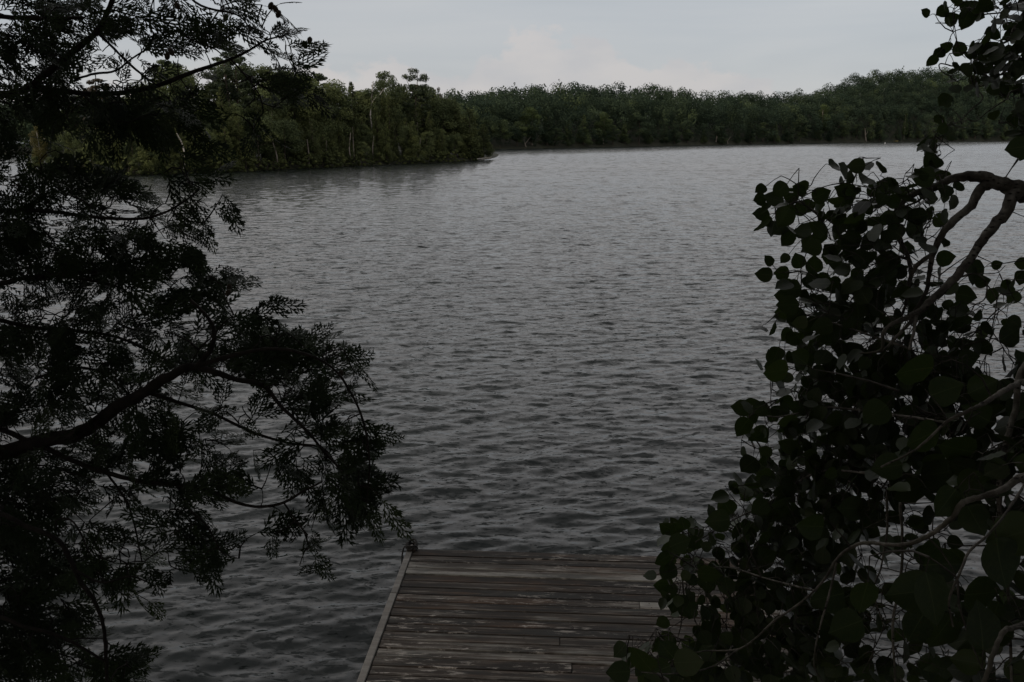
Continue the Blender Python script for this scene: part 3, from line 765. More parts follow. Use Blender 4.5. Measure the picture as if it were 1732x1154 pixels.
# fallen boat on the far shore and buoy
def canoe():
    p = hill(1513, 0.2); p[2] = 0.25
    o = empty('rowing_boat', tuple(p), 0.1); tag(o, 'tiny pale yellow rowing boat drawn up at the foot of the right-hand hill', 'boat')
    mb = MB(); n = 14; L = 4.6
    def ring(off, sc):
        out_ = []
        for i in range(n):
            s = -1 + 2 * i / (n - 1); wd = 0.7 * (1 - abs(s) ** 2.5) * sc + 0.02; sh = 0.25 * s * s
            out_.append([(s * L / 2, -wd, 0.55 + sh - off), (s * L / 2, -wd * .75, 0.22 + sh * .5), (s * L / 2, 0, 0.08 + sh * .4 + off), (s * L / 2, wd * .75, 0.22 + sh * .5), (s * L / 2, wd, 0.55 + sh - off)])
        return np.array(out_)
    V = ring(0, 1).reshape(-1, 3); i, j = np.meshgrid(np.arange(n - 1), np.arange(4), indexing='ij'); b = (i * 5 + j).ravel()
    mb.add(V, np.stack([b, b + 1, b + 6, b + 5], -1)); mb.build('hull', M['yellow_hull'], o, True)
    for xx in (-0.9, 0.7):
        s = MB(); s.box((xx - .12, -.5, .42), (xx + .12, .5, .46)); s.build('seat', M['yellow_hull'], o)
canoe()
def buoy():
    p = at_z(1497, 243.5, 0); o = empty('buoy', (p[0], p[1], 0)); tag(o, 'small white buoy floating near the far shore before the yellow boat', 'buoy')
    mb = MB(); h = np.linspace(-0.3, 0.75, 12); mb.tube([(0, 0, z) for z in h], [0.04 + 0.3 * math.sqrt(max(0, 1 - ((z - .2) / .6) ** 2)) for z in h], 14)
    mb.build('float', M['white_float'], o, True)
    m2 = MB(); m2.tube([(0, 0, .7), (0, 0, 1.0)], 0.06, 8); m2.build('lifting_eye', M['iron'], o)
buoy()

MARKS = [(-200, 'the left edge of the picture'), (72, 'the yellowing tree'), (178, 'the brownish pine'), (300, 'the broad pine'), (400, 'the tallest pine'), (468, 'the leaning snag'), (523, 'the small brown evergreen'), (600, 'the pointed evergreen'), (632, 'the forked birch'), (704, 'the flat-topped tree'), (742, 'the half-dead birch'), (818, 'the point'),
         (900, 'the bright far tree'), (1020, 'the pair of light crowns'), (1220, 'the bleached trunks'), (1290, 'the thin dark trunk'), (1388, 'the light crown'), (1463, 'the pale upright trunk'), (1528, 'the pointed far tree'), (2400, 'the right edge of the picture')]
ORD = ['first', 'second', 'third', 'fourth', 'fifth', 'sixth', 'seventh', 'eighth', 'ninth', 'tenth']
def name_by_neighbours():
    slots = {}
    for o, u_, stem in sorted(NAMED, key=lambda q: q[1]):
        k = max(i for i in range(len(MARKS)) if MARKS[i][0] <= u_); slots.setdefault((stem, k), []).append(o)
    for (stem, k), L in slots.items():
        a, b = MARKS[k][1], MARKS[k + 1][1]
        for i, o in enumerate(L):
            o['label'] = (ORD[min(i, 9)] + ' ' if len(L) > 1 else '') + (stem if len(L) > 1 else stem.replace(' in the thick of the wood', ' deep inside').replace(' just behind the shore bushes', ' near shore')) + (' right of ' + a if len(L) > 1 else ' between ' + a + ' and ' + b)
name_by_neighbours()

# ------------------------------------------------------------------ unseen trees added round and above the viewer to shade foreground and dock
for k, (x_, y_, kd, H_) in enumerate(((-3.4, -1.2, 'canopy', 14), (3.6, -1.0, 'canopy', 13.5), (0.3, -4.5, 'canopy', 15), (-7.5, -3, 'broad', 13), (7.5, -2.5, 'broad', 12), (-3.5, -8, 'broad', 13), (3.5, -8.5, 'broad', 13),
                       (-6.5, 3.2, 'canopy', 14), (6.8, 3.0, 'canopy', 14), (-11, 1.5, 'broad', 11), (11.5, 1.0, 'broad', 11), (0, -12, 'broad', 13), (-9, -9, 'broad', 12), (9, -9, 'broad', 12))):
    plant('bank_shade_tree', kd, (x_, y_, bank_h(x_, y_) - 0.1), H_, 'unseen tree added for shade on the near bank, ' + ('left of the dock', 'right of the dock', 'straight behind the viewer', 'behind the viewer to the left', 'behind the viewer to the right', 'second row, left of the path', 'second row, right of the path', 'left edge, level with the cedar', 'right edge, level with the aspen', 'far left along the shore', 'far right along the shore', 'farthest back', 'back row left corner', 'back row right corner')[k], 'tree', 'unseen shade trees on the near bank round the viewer')

# ------------------------------------------------------------------ dock
DZ = 0.45
def make_dock():
    corner = at_z(688, 930, DZ); vp = math.atan2((949 - 866) / F, math.cos(PITCH) + 0.0)
    o = empty('dock', (corner[0], corner[1], 0), -vp)
    tag(o, 'weathered wooden dock of worn brown and grey boards reaching into the lake', 'dock')
    W, L = 3.62, 5.2; rng = np.random.default_rng(4)
    tones = [.38, .44, .76, .84, .18, .40, .26, .46, .30, .44, .34, .24, .46, .56, .74, .36, .52, .40, .28, .5, .4, .6, .35]
    mb = MB(); y = -0.004; pitch = 0.1225; i = 0
    joints = {7: [2.36], 12: [1.62], 15: [1.72], 19: [1.2]}
    while y - pitch > -L:
        t = tones[i] if i < len(tones) else rng.uniform(.25, .7)
        gap = rng.uniform(0.006, 0.017)
        cuts = [0.072] + joints.get(i, []) + [W]
        for k in range(len(cuts) - 1):
            tt = t if not (i == 7 and k == 1) else 0.95
            tt = tt + rng.uniform(-0.02, 0.02) + 0.013 * k
            dz = rng.uniform(-0.006, 0.005); sk = rng.uniform(-0.003, 0.003)
            n0 = mb.n
            mb.box((cuts[k] + 0.003, y - pitch + gap, DZ - 0.038), (cuts[k + 1] - 0.003, y, DZ + dz), tt, 0.003)
            v = mb.V[-1]; v[v[:, 0] > cuts[k] + 0.5, 1] += sk
        y -= pitch; i += 1
    mb.build('decking', M['plank'], o)
    # pale edge board, two lengths
    mb = MB()
    mb.box((0.006, -0.86, DZ - 0.12), (0.066, -0.035, DZ + 0.012), .55, .004); mb.box((0.002, -L, DZ - 0.12), (0.063, -0.864, DZ + 0.010), .7, .004)
    mb.build('edge_board', M['rail'], o)
    mb = MB(); mb.box((0.05, 0.0, DZ - 0.16), (W, 0.036, DZ - 0.006), .4, .003); mb.build('end_board', M['plank'], o)
    mb = MB()
    for yy in (-0.25, -1.5, -2.8, -4.1): mb.box((0.075, yy - .045, DZ - 0.20), (W - .02, yy + .045, DZ - 0.042), .4)
    mb.build('joist', M['beam'], o)
    mb = MB(); mb.box((W - 0.002, -L, DZ - 0.14), (W + 0.04, 0.0, DZ + 0.008), .5, .004); mb.build('edge_board', M['rail'], o)
    for px_, py_ in ((0.12, -0.12), (W - .12, -0.12), (0.12, -2.6), (W - .12, -2.6)):
        m2 = MB(); m2.tube([(px_, py_, -1.5), (px_, py_, DZ - 0.045)], 0.06, 12); m2.build('post', M['beam'], o, True)
    # nails along the joists
    m3 = MB()
    for k in range(i):
        for yy in (0.16, 1.3, 2.45, 3.5):
            for q in (-0.035, -0.10):
                c = (yy + rng.normal(0, .012), -k * pitch + q, DZ + 0.0032)
                m3.tube([c, (c[0], c[1], c[2] + 0.0016)], 0.0058, 6)
    m3.build('nails', M['iron'], o)
    # corner pipe bracket
    mp = MB(); mp.tube([(0.055, -0.005, -1.2), (0.055, -0.005, DZ + 0.05)], 0.026, 14); mp.build('corner_pipe', M['iron'], o, True)
    mc = MB(); mc.tube([(0.055, -0.005, DZ + 0.05), (0.055, -0.005, DZ + 0.058)], 0.012, 10); mc.build('pipe_cap', M['cap'], o)
    mk = MB(); mk.box((0.01, -0.055, DZ + 0.013), (0.10, 0.04, DZ + 0.035), .5, .004); mk.build('bracket', M['iron'], o)
    # rope turned round the corner pipe
    mr = MB(); P = []
    for k in range(130):
        a = k * 0.26; P.append((0.055 + (0.052 + 0.008 * math.sin(k * .4)) * math.cos(a), -0.005 + (0.052 + 0.008 * math.sin(k * .4)) * math.sin(a), DZ + 0.045 + 0.028 * math.sin(k * 0.11) + 0.012 * math.sin(k * .7)))
    P += [(0.03, 0.055, DZ + .07), (0.065, 0.05, DZ + .10), (0.10, 0.03, DZ + .085), (0.11, -0.02, DZ + .03), (0.06, -0.06, DZ + .04), (-0.01, -0.04, DZ + .06), (-0.03, -0.07, DZ + .01), (-0.035, -0.10, DZ - .08), (-0.03, -0.13, DZ - .3)]
    P2, R2 = smooth_path(P, [0.009] * len(P), 2); mr.tube(P2, R2, 6)
    r = mr.build('rope', M['rope'], None, True, tuple(o.location)); r.rotation_euler = o.rotation_euler
    tag(r, 'dark rope wound round the pipe at the far left corner of the dock', 'rope')
    return o
make_dock()

# ------------------------------------------------------------------ foreground boughs: shared growing code
def away(W, N):
    N = np.array(N); o_ = np.zeros_like(W)
    for i, p in enumerate(W):
        k = int(np.argmin(np.sum((N - p) ** 2, 1))); v = p - N[k]; o_[i] = v / (np.linalg.norm(v) + 1e-6)
    return o_
class Bough:
    """traced limbs plus twigs that grow from them towards each spray or leaf"""
    def __init__(s): s.N = []; s.R = []
    def limb(s, mb, pts, sides=8, sub=5, rng=None, knob=0.0, stem=None, slim=1.0):
        P = np.array([at_depth(a, b, d) for a, b, w_, d in pts]); rad = [w_ * slim * d / F / 2 for a, b, w_, d in pts]
        u0, v0 = pts[0][0], pts[0][1]
        if stem is not None and (u0 < 0 or u0 > 1733 or v0 < 0):      # limbs that leave the picture run on to the trunk
            k = int(np.argmin(np.sum((stem - P[0]) ** 2, 1) + 0.6 * (stem[:, 2] > P[0][2]) * (v0 > 0))); k = max(0, k - 1); q = stem[k]
            mid = q * 0.45 + P[0] * 0.55 + np.array([0, 0, 0.05])
            P = np.vstack([q, mid, P]); rad = [rad[0] * 1.35, rad[0] * 1.15] + rad
        P, rr = smooth_path(P, rad, sub)
        if knob and rng is not None: rr = rr * (1 + knob * rng.normal(0, 1, len(rr)).clip(-1, 1.5)); P = P + rng.normal(0, 1, P.shape) * rr[:, None] * 0.12
        mb.tube(P, rr, sides)
        s.N += list(P); s.R += list(rr)
    def grow(s, pts, mb, r=0.0012, sag=0.15, sides=4, rng=None, maxr=0.003, wig=0.10):
        """connect each point to the nearest wood, nearest first; returns the direction of arrival"""
        pts = np.asarray(pts); NA = np.array(s.N)
        d0 = np.array([np.min(np.sum((NA - p) ** 2, 1)) for p in pts])
        order = np.argsort(d0); buf = np.zeros((len(NA) + 5 * len(pts), 3)); buf[:len(NA)] = NA; n = len(NA)
        dirs = np.zeros_like(pts)
        for i in order:
            p = pts[i]; k = int(np.argmin(np.sum((buf[:n] - p) ** 2, 1))); q = buf[k]
            v = p - q; L = np.linalg.norm(v) + 1e-6
            side = rng.normal(0, 1, 3) * L * wig
            m1 = q + v * 0.35 + side + np.array([0, 0, L * sag * 0.7]); m2 = q + v * 0.72 + side * 0.8 + np.array([0, 0, L * sag * 0.6])
            r0 = min(maxr, r + L * 0.009)
            mb.tube([q, m1, m2, p], [r0, r0 * .85, r0 * .65, r * .8], sides, cap=False)
            for x_ in (m1, m2, p): buf[n] = x_; n += 1
            d = p - m2; dirs[i] = d / (np.linalg.norm(d) + 1e-9)
        return dirs

def cells(rows, x0, y0, step=40):
    for j, row in enumerate(rows):
        for i, ch in enumerate(row):
            if ch != ' ' and ch != '0': yield x0 + i * step, y0 + j * step, int(ch) / 9.0

# ------------------------------------------------------------------ cedar, left
# foliage cover per 40 px cell of the photo
# explicit rows (each starts at x = 0, 17 columns)
CED = {
 0:  "99989645677460000", 1: "99867877886675100", 2: "98875566245567200", 3: "97764655123883100", 4: "99989998631630000",
 5:  "88468474840500000", 6: "34365210620000000", 7: "78787412520000000", 8: "88887873630000000", 9: "99888877510000000",
 10: "99876988830000000", 11: "98889798942000000", 12: "97689578578200000", 13: "98898378576651000", 14: "97756788989998850",
 15: "97774268888997684", 16: "78877676543558871", 17: "77676456343246870", 18: "48755687543244883", 19: "77987696754553792",
 20: "99987786665354795", 21: "99846787840014895", 22: "98524874850276200", 23: "98764550361016300", 24: "88978750010000000",
 25: "87740121000000000", 26: "88831000000000000", 27: "97884600000000000", 28: "88899900000000000"}

def spray_template(rng, bend):
    """one flat fan of scale-leaf twiglets along +X, about 1 long"""
    Q = []
    def strip(b, ang, L, w_):
        d = np.array([math.cos(ang), math.sin(ang)]); nn = np.array([-d[1], d[0]])
        m_ = b + d * L * .4
        Q.append([b - nn * w_ * .3, m_ + nn * w_, b + d * L, m_ - nn * w_])
    sgn = 1; t = 0.08; cur = rng.uniform(-.5, .5)
    ax = lambda q: np.array([q, cur * 0.22 * q * q])
    while t < 0.98:
        b = ax(t); L = (0.48 * (1 - t) ** 0.8 + 0.09) * rng.uniform(.7, 1.15); ang = sgn * R(rng.uniform(36, 50)) + cur * 0.44 * t
        m_ = max(1, int(round(L / 0.078))); prev = b; a2 = ang; sg = 1
        for k in range(m_):
            a2 = a2 - sgn * R(3.0); step = L / m_
            nxt = prev + step * np.array([math.cos(a2), math.sin(a2)])
            strip(prev - 0.5 * (nxt - prev), a2, step * 2.1, 0.0185)
            l2 = (0.095 * (1 - k / m_) + 0.090) * rng.uniform(.75, 1.2)
            if k > 0 or rng.random() < .5: strip(prev, a2 + sg * R(rng.uniform(28, 40)), l2, 0.0195)
            if k > 0 and rng.random() < .85: strip(prev + .5 * (nxt - prev), a2 - sg * R(rng.uniform(28, 40)), l2 * .9, 0.0190)
            sg = -sg; prev = nxt
        t += rng.uniform(0.065, 0.095); sgn = -sgn
    for k in range(11): strip(ax(k / 11.), cur * .44 * k / 11., 0.16, 0.0135)
    Q = np.array(Q); V = np.zeros((len(Q), 4, 3)); V[..., :2] = Q
    x_ = V[..., 0]; V[..., 2] = -bend * x_ ** 2 - 0.4 * bend * np.abs(V[..., 1])
    V += rng.normal(0, 0.006, V.shape) * np.array([0.3, 0.3, 1])
    return V

def cedar_tree():
    rng = np.random.default_rng(31)
    o = empty('cedar_tree', (-1.75, 1.5, bank_h(-1.75, 1.5)))
    tag(o, 'dark cedar with drooping flat sprays filling the left side of the picture', 'tree')
    inv = np.array(o.location)
    tr = MB(); P, rr = smooth_path([(-1.75, 1.5, 1.7), (-1.72, 1.5, 3.2), (-1.66, 1.48, 4.4), (-1.7, 1.46, 6.0), (-1.75, 1.45, 8.2)], [.16, .12, .095, .075, .03], 5)
    tr.tube(P - inv, rr, 12); tr.build('trunk', M['cedar_bark'], o, True)
    B = Bough(); B.N += list(P[5:]); B.R += list(rr[5:])
    limbs = [
     [(-560, 800, 30, 1.7), (-150, 795, 28, 1.45), (0, 765, 26, 1.35), (60, 750, 25, 1.3), (140, 730, 24, 1.27), (190, 695, 21, 1.25), (250, 660, 19, 1.23), (290, 635, 16, 1.2), (330, 621, 13, 1.2), (400, 642, 9, 1.2), (445, 652, 8, 1.22), (475, 688, 6, 1.22), (520, 730, 5, 1.2), (555, 772, 4, 1.2), (590, 806, 3, 1.2)],
     [(250, 664, 8, 1.24), (300, 680, 6, 1.25), (360, 700, 5, 1.27), (430, 732, 5, 1.27), (490, 750, 4, 1.27), (545, 758, 4, 1.25), (575, 797, 3, 1.24), (600, 835, 2.5, 1.22)],
     [(336, 616, 10, 1.2), (357, 590, 8, 1.18), (362, 560, 7, 1.17), (350, 535, 6, 1.17), (322, 507, 4.5, 1.18)],
     [(330, 620, 9, 1.2), (400, 600, 7, 1.16), (460, 590, 6, 1.14), (520, 600, 5, 1.13), (570, 630, 4, 1.13), (610, 700, 4, 1.14), (625, 780, 3, 1.15), (620, 850, 2.5, 1.16)],
     [(-520, 150, 18, 1.75), (-150, 182, 15, 1.5), (0, 163, 12, 1.4), (60, 150, 10, 1.4), (150, 159, 9, 1.4), (200, 158, 9, 1.38), (260, 146, 8, 1.36), (330, 121, 7, 1.34), (390, 100, 5, 1.33), (420, 86, 4, 1.32), (450, 68, 3, 1.32), (482, 60, 2.4, 1.32)],
     [(50, 150, 11, 1.4), (90, 115, 11, 1.38), (130, 82, 10, 1.36), (163, 55, 10, 1.35), (180, 25, 9, 1.35), (195, -10, 8, 1.35), (235, -90, 7, 1.4)],
     [(165, 55, 5, 1.35), (200, 90, 4, 1.34), (230, 118, 4, 1.34), (262, 142, 3, 1.34)],
     [(128, 134, 4, 1.38), (160, 125, 4, 1.37), (195, 120, 3.5, 1.36), (222, 100, 3, 1.36), (245, 85, 2.4, 1.36)],
     [(-520, 640, 12, 1.7), (-100, 700, 10, 1.4), (60, 752, 9, 1.3), (120, 778, 8, 1.28), (180, 800, 8, 1.26), (240, 815, 7, 1.25), (300, 820, 7, 1.24), (360, 832, 6, 1.22), (400, 850, 5.5, 1.22), (440, 857, 5, 1.2), (480, 850, 5, 1.18), (515, 830, 4, 1.17), (545, 815, 3, 1.17)],
     [(480, 850, 3, 1.18), (500, 880, 3, 1.18), (520, 905, 2.3, 1.18)],
     [(-500, 830, 12, 1.6), (-60, 850, 9, 1.25), (0, 868, 8, 1.15), (50, 892, 8, 1.12), (100, 915, 8, 1.1), (120, 950, 8, 1.1), (137, 985, 7.5, 1.1), (160, 1018, 7, 1.1), (174, 1055, 6, 1.1), (179, 1100, 6, 1.1), (181, 1160, 5, 1.1)],
     [(-480, 440, 12, 1.7), (-80, 480, 9, 1.45), (40, 471, 8, 1.4), (100, 465, 8, 1.38), (180, 456, 6, 1.36), (232, 440, 4, 1.36)],
     [(-90, 545, 8, 1.45), (60, 555, 7, 1.42), (150, 562, 5.5, 1.4), (200, 571, 5, 1.38), (245, 590, 5, 1.36), (285, 612, 4, 1.32)],
     [(60, 640, 5, 1.42), (120, 624, 4.5, 1.4), (160, 626, 4.5, 1.38), (200, 650, 4, 1.36), (232, 682, 3.5, 1.3)],
     [(-460, 320, 12, 1.7), (-80, 352, 9, 1.5), (60, 356, 7, 1.42), (150, 366, 6, 1.4), (230, 371, 5, 1.38), (282, 358, 4, 1.36), (318, 336, 3, 1.35), (338, 318, 2.5, 1.35)],
     [(390, 100, 3, 1.33), (415, 128, 2.5, 1.33), (438, 160, 2.5, 1.33), (445, 185, 2, 1.33)],
     [(100, 465, 5, 1.38), (210, 490, 3.5, 1.36), (225, 540, 2.5, 1.35), (240, 553, 2, 1.35)],
     [(-400, 1060, 11, 1.5), (-60, 1040, 8, 1.2), (40, 1060, 6, 1.12), (110, 1080, 5, 1.1), (180, 1120, 4, 1.1)],
     [(-460, -40, 11, 1.7), (-80, 20, 8, 1.45), (60, 30, 7, 1.4), (140, 30, 5, 1.38)],
     [(200, -60, 6, 1.36), (290, -30, 5, 1.34), (340, 10, 4, 1.33), (400, 25, 3, 1.33), (425, 50, 2, 1.32)],
     [(120, 960, 5, 1.1), (170, 985, 4, 1.09), (220, 975, 3, 1.08), (250, 985, 2, 1.08)],
     [(100, 905, 3, 1.12), (95, 880, 3, 1.13), (120, 880, 3, 1.13), (138, 905, 3, 1.12), (150, 935, 2.4, 1.1)],
     [(300, 822, 4, 1.24), (320, 860, 4, 1.22), (350, 890, 3, 1.2), (375, 935, 2.2, 1.2)],
     [(180, 800, 4, 1.26), (215, 850, 3.5, 1.25), (230, 900, 3, 1.24), (240, 950, 2.2, 1.22)],
    ]
    mbs = MB()
    for i, l in enumerate(limbs):
        mb = MB()
        L = [(a, b, w_, d) for a, b, w_, d in l]; B.limb(mb, L, 9, 5, rng, 0.05, P)
        mb.V = [v - inv for v in mb.V]
        mb.build('branch', M['cedar_bark'], o, True)
    # spray positions
    pts = []; sizes = []
    def dep(x_, y_):
        d = 1.34 - 0.1 * np.clip((y_ - 500) / 500, -0.5, 1) - 0.10 * np.clip((x_ - 100) / 500, 0, 1)
        return d
    px_area = 0
    for j, row in CED.items():
        full = ('9' if j in (10, 11, 12, 13, 14) else '8') * 4 + row
        for i, ch in enumerate(full):
            c = int(ch) / 9.0; 
            if c <= 0: continue
            c = min(c, 0.965); lam_ = -math.log(1 - c) * 1600 / CEDAR_A
            if i < 4: lam_ *= 0.6
            lam_ *= math.exp(rng.normal(-0.06, 0.38))
            for _ in range(rng.poisson(lam_)):
                x_ = -160 + 40 * i + rng.uniform(-2, 42); y_ = 40 * j + rng.uniform(-2, 42)
                d = dep(x_, y_) + rng.uniform(-0.07, 0.28) * (1.0 if x_ < 300 else 0.7)
                if x_ > 300: x_ -= 16 * min(1, (x_ - 300) / 80)
                pts.append((x_, y_, d))
    for x_ in range(-160, 420, 46):        # a little above the frame
        for y_ in range(-160, 0, 50):
            if x_ < 240 or rng.random() < .35: pts.append((x_ + rng.uniform(0, 32), y_ + rng.uniform(0, 36), 1.38 + rng.uniform(-.15, .25)))
    for _ in range(420):                   # the boughs outside the frame on the trunk side
        pts.append((rng.uniform(-520, -150), rng.uniform(-150, 1150), rng.uniform(1.4, 1.85)))
    pts = np.array(pts); W = np.array([at_depth(*p) for p in pts])
    twig = MB(); 
    # each spray is centred on its point and hangs outwards from its stalk
    SZ = rng.uniform(0.050, 0.082, len(W)) * np.where(rng.random(len(W)) < .25, .7, 1)
    G0 = away(W, B.N) * 0.75 + np.array([0.30, 0, -0.10]) + rng.normal(0, .38, (len(W), 3))
    tipdown = (pts[:, 0] > 560) & (pts[:, 1] > 560); G0[tipdown] += np.array([0.1, 0, -0.5])
    G0[pts[:, 1] < 110] += np.array([0.2, 0, 0.25])
    G0 /= np.linalg.norm(G0, axis=1)[:, None]
    base = W - G0 * SZ[:, None] * 0.5
    dirs = B.grow(base, twig, 0.0009, 0.12, 4, rng, 0.0024)
    twig.V = [v - inv for v in twig.V]; twig.build('twigs', M['cedar_bark'], o, True)
    T = [spray_template(rng, b) for b in (0.15, 0.25, 0.4, 0.1, 0.3, 0.2)]
    Vs, Ts = [], []
    for i in range(len(W)):
        S = SZ[i]; d = G0[i] + dirs[i] * 0.25
        d /= np.linalg.norm(d)
        nrm = np.array([0, -0.75, 0.45]) + rng.normal(0, .5, 3); nrm -= d * nrm.dot(d); nrm /= np.linalg.norm(nrm); sde = np.cross(nrm, d)
        V = T[rng.integers(len(T))] * S
        V = V[..., :1] * d + V[..., 1:2] * sde + V[..., 2:3] * nrm + base[i]
        Vs.append(V.reshape(-1, 3)); Ts.append(np.clip(rng.normal(.45, .22) + rng.normal(0, .08, len(V)), 0, 1))
    V = np.vstack(Vs) - inv; t = np.concatenate(Ts)
    print('cedar sprays', len(W), 'quads', len(t))
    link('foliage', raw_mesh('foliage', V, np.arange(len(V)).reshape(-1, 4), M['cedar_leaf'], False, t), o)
    mc = MB()
    for a, b in ((458, 10), (471, 24), (466, 15), (524, 68), (516, 76), (388, 485), (386, 495), (290, 88), (283, 95), (300, 10), (382, 30), (577, 632), (540, 640)):
        c = at_depth(a, b, 1.3 + rng.uniform(-.02, .02)) - inv
        h = np.linspace(-.006, .006, 6); ax = rng.normal(0, .4, 3) + np.array([0, 0, 1]); ax /= np.linalg.norm(ax)
        mc.tube([c + ax * z for z in h], [0.0042 * math.sqrt(max(.05, 1 - (z / .0065) ** 2)) for z in h], 7)
    mc.build('cones', M['cone'], o, True)
CEDAR_A = 640.0
cedar_tree()

# ------------------------------------------------------------------ aspen, right
ASP = {  # columns 26.. (x = 1040 + 40 i), 18 columns
 0: "000000000000026578", 1: "000000000000003469", 2: "000000000000043899", 3: "000000000000004689", 4: "000000000000034127", 5: "000000000000022036",
 6: "000000000000050006", 7: "000000030464620000", 8: "000000442887651000", 9: "000000445788660000", 10: "000000035878641000", 11: "000000155887620413",
 12: "000000077997734351", 13: "000000268987567625", 14: "000000025775678632", 15: "000000477898998553", 16: "000000369999999775", 17: "000005699998998867",
 18: "000004599999999989", 19: "000005899999888997", 20: "000005899999999876", 21: "000065899855676977", 22: "006478999863215588", 23: "005568999645626436",
 24: "026478999764275376", 25: "005589999875498283", 26: "011359999875288693", 27: "255789998873545621", 28: "599999999877788523"}
LEAVES = [  # outlying leaves one can tell apart: x, y, width px, tip angle (deg, 0 = right, 90 = up)
 (1288, 362, 29, 175), (1308, 337, 36, 165), (1324, 368, 40, 235), (1340, 331, 30, 20), (1352, 354, 28, 200), (1368, 348, 26, 10), (1353, 395, 27, 200), (1366, 408, 26, 230),
 (1377, 447, 31, 95), (1350, 441, 27, 110), (1322, 462, 26, 180), (1337, 490, 36, 190), (1332, 516, 38, 182), (1318, 537, 24, 178), (1345, 535, 36, 215), (1362, 557, 28, 275), (1330, 566, 26, 225),
 (1570, 272, 34, 110), (1562, 300, 38, 175), (1477, 320, 28, 95), (1430, 326, 40, 150), (1508, 312, 25, 90), (1528, 328, 30, 20), (1620, 316, 23, 200), (1590, 373, 27, 350), (1600, 437, 31, 10), (1598, 332, 25, 250),
 (1707, 566, 44, 30), (1706, 490, 28, 85), (1677, 500, 27, 265), (1648, 456, 36, 190), (1632, 500, 38, 350), (1686, 448, 18, 20), (1727, 446, 24, 180), (1728, 470, 26, 250), (1660, 560, 30, 90), (1625, 545, 36, 20),
 (1312, 628, 46, 185), (1350, 606, 40, 150), (1253, 690, 32, 170), (1273, 684, 26, 20), (1256, 722, 36, 235), (1288, 735, 32, 300),
 (1266, 787, 38, 215), (1280, 830, 30, 190), (1262, 838, 26, 160), (1228, 855, 36, 125), (1214, 881, 42, 185), (1130, 893, 34, 150), (1150, 918, 38, 20), (1136, 935, 30, 230), (1130, 963, 34, 90), (1122, 989, 34, 180), (1160, 948, 24, 90), (1177, 957, 28, 240), (1200, 971, 40, 0), (1168, 885, 24, 80), (1180, 900, 26, 40), (1142, 1020, 34, 250),
 (1086, 1116, 52, 130), (1112, 1135, 46, 200), (1046, 1137, 40, 182), (1128, 1100, 40, 130), (1162, 1085, 26, 110), (1128, 1078, 26, 125), (1190, 1090, 34, 90), (1165, 1120, 50, 10),
 (1540, 1002, 78, 190), (1577, 1012, 86, 280), (1663, 1004, 72, 0), (1660, 1058, 78, 90), (1592, 1068, 66, 240), (1548, 1062, 54, 230), (1572, 932, 48, 180), (1592, 954, 66, 2), (1690, 950, 84, 280), (1712, 905, 80, 200), (1640, 1112, 62, 200), (1590, 1135, 60, 170), (1720, 1110, 50, 220), (1700, 1010, 30, 250),
 (1545, 625, 70, 185), (1600, 660, 56, 20), (1660, 655, 52, 25), (1480, 700, 50, 215), (1560, 740, 64, 200), (1500, 790, 50, 190), (1620, 760, 60, 170), (1650, 700, 50, 150), (1590, 800, 64, 10), (1540, 830, 60, 205), (1440, 860, 46, 180), (1680, 800, 62, 250), (1650, 880, 56, 300), (1600, 850, 58, 230), (1400, 1010, 60, 190), (1460, 1010, 56, 260), (1430, 1060, 60, 200), (1370, 890, 50, 175),
 (1588, 90, 22, 200), (1600, 80, 22, 160), (1622, 82, 26, 120), (1593, 20, 24, 210), (1610, 32, 26, 30), (1632, 35, 32, 250), (1677, 57, 30, 190), (1705, 45, 18, 270), (1640, 12, 30, 30), (1665, 10, 30, 200), (1720, 250, 40, 190), (1728, 262, 22, 250),
]
def leaf_template(rng):
    """an aspen leaf along +X from the stalk end, width 1; folded on the midrib"""
    n = 9; th = np.linspace(0, 1, n)
    th = np.array([0, .05, .15, .30, .46, .62, .78, .91, 1.0]); hw = np.array([.03, .26, .42, .50, .50, .45, .34, .17, 0.0])
    xs_ = th * 1.08; tipx = xs_.copy(); tipx[-1] = 1.14
    cup = rng.uniform(-.05, .30); curl = rng.uniform(-.35, .35)
    V = []
    for i in range(n):
        for s_ in (-1, -.5, 0, .5, 1):
            wv = 0.025 * math.sin(i * 2.3 + s_ * 4) if abs(s_) == 1 else 0
            V.append((tipx[i], s_ * hw[i] * (1 + wv), cup * abs(s_) * hw[i] + curl * (xs_[i] - .2) ** 2 * .6 + wv))
    V = np.array(V); Fq = []
    for i in range(n - 1):
        for j in range(4): Fq.append((i * 5 + j, (i + 1) * 5 + j, (i + 1) * 5 + j + 1, i * 5 + j + 1))
    return V, np.array(Fq)
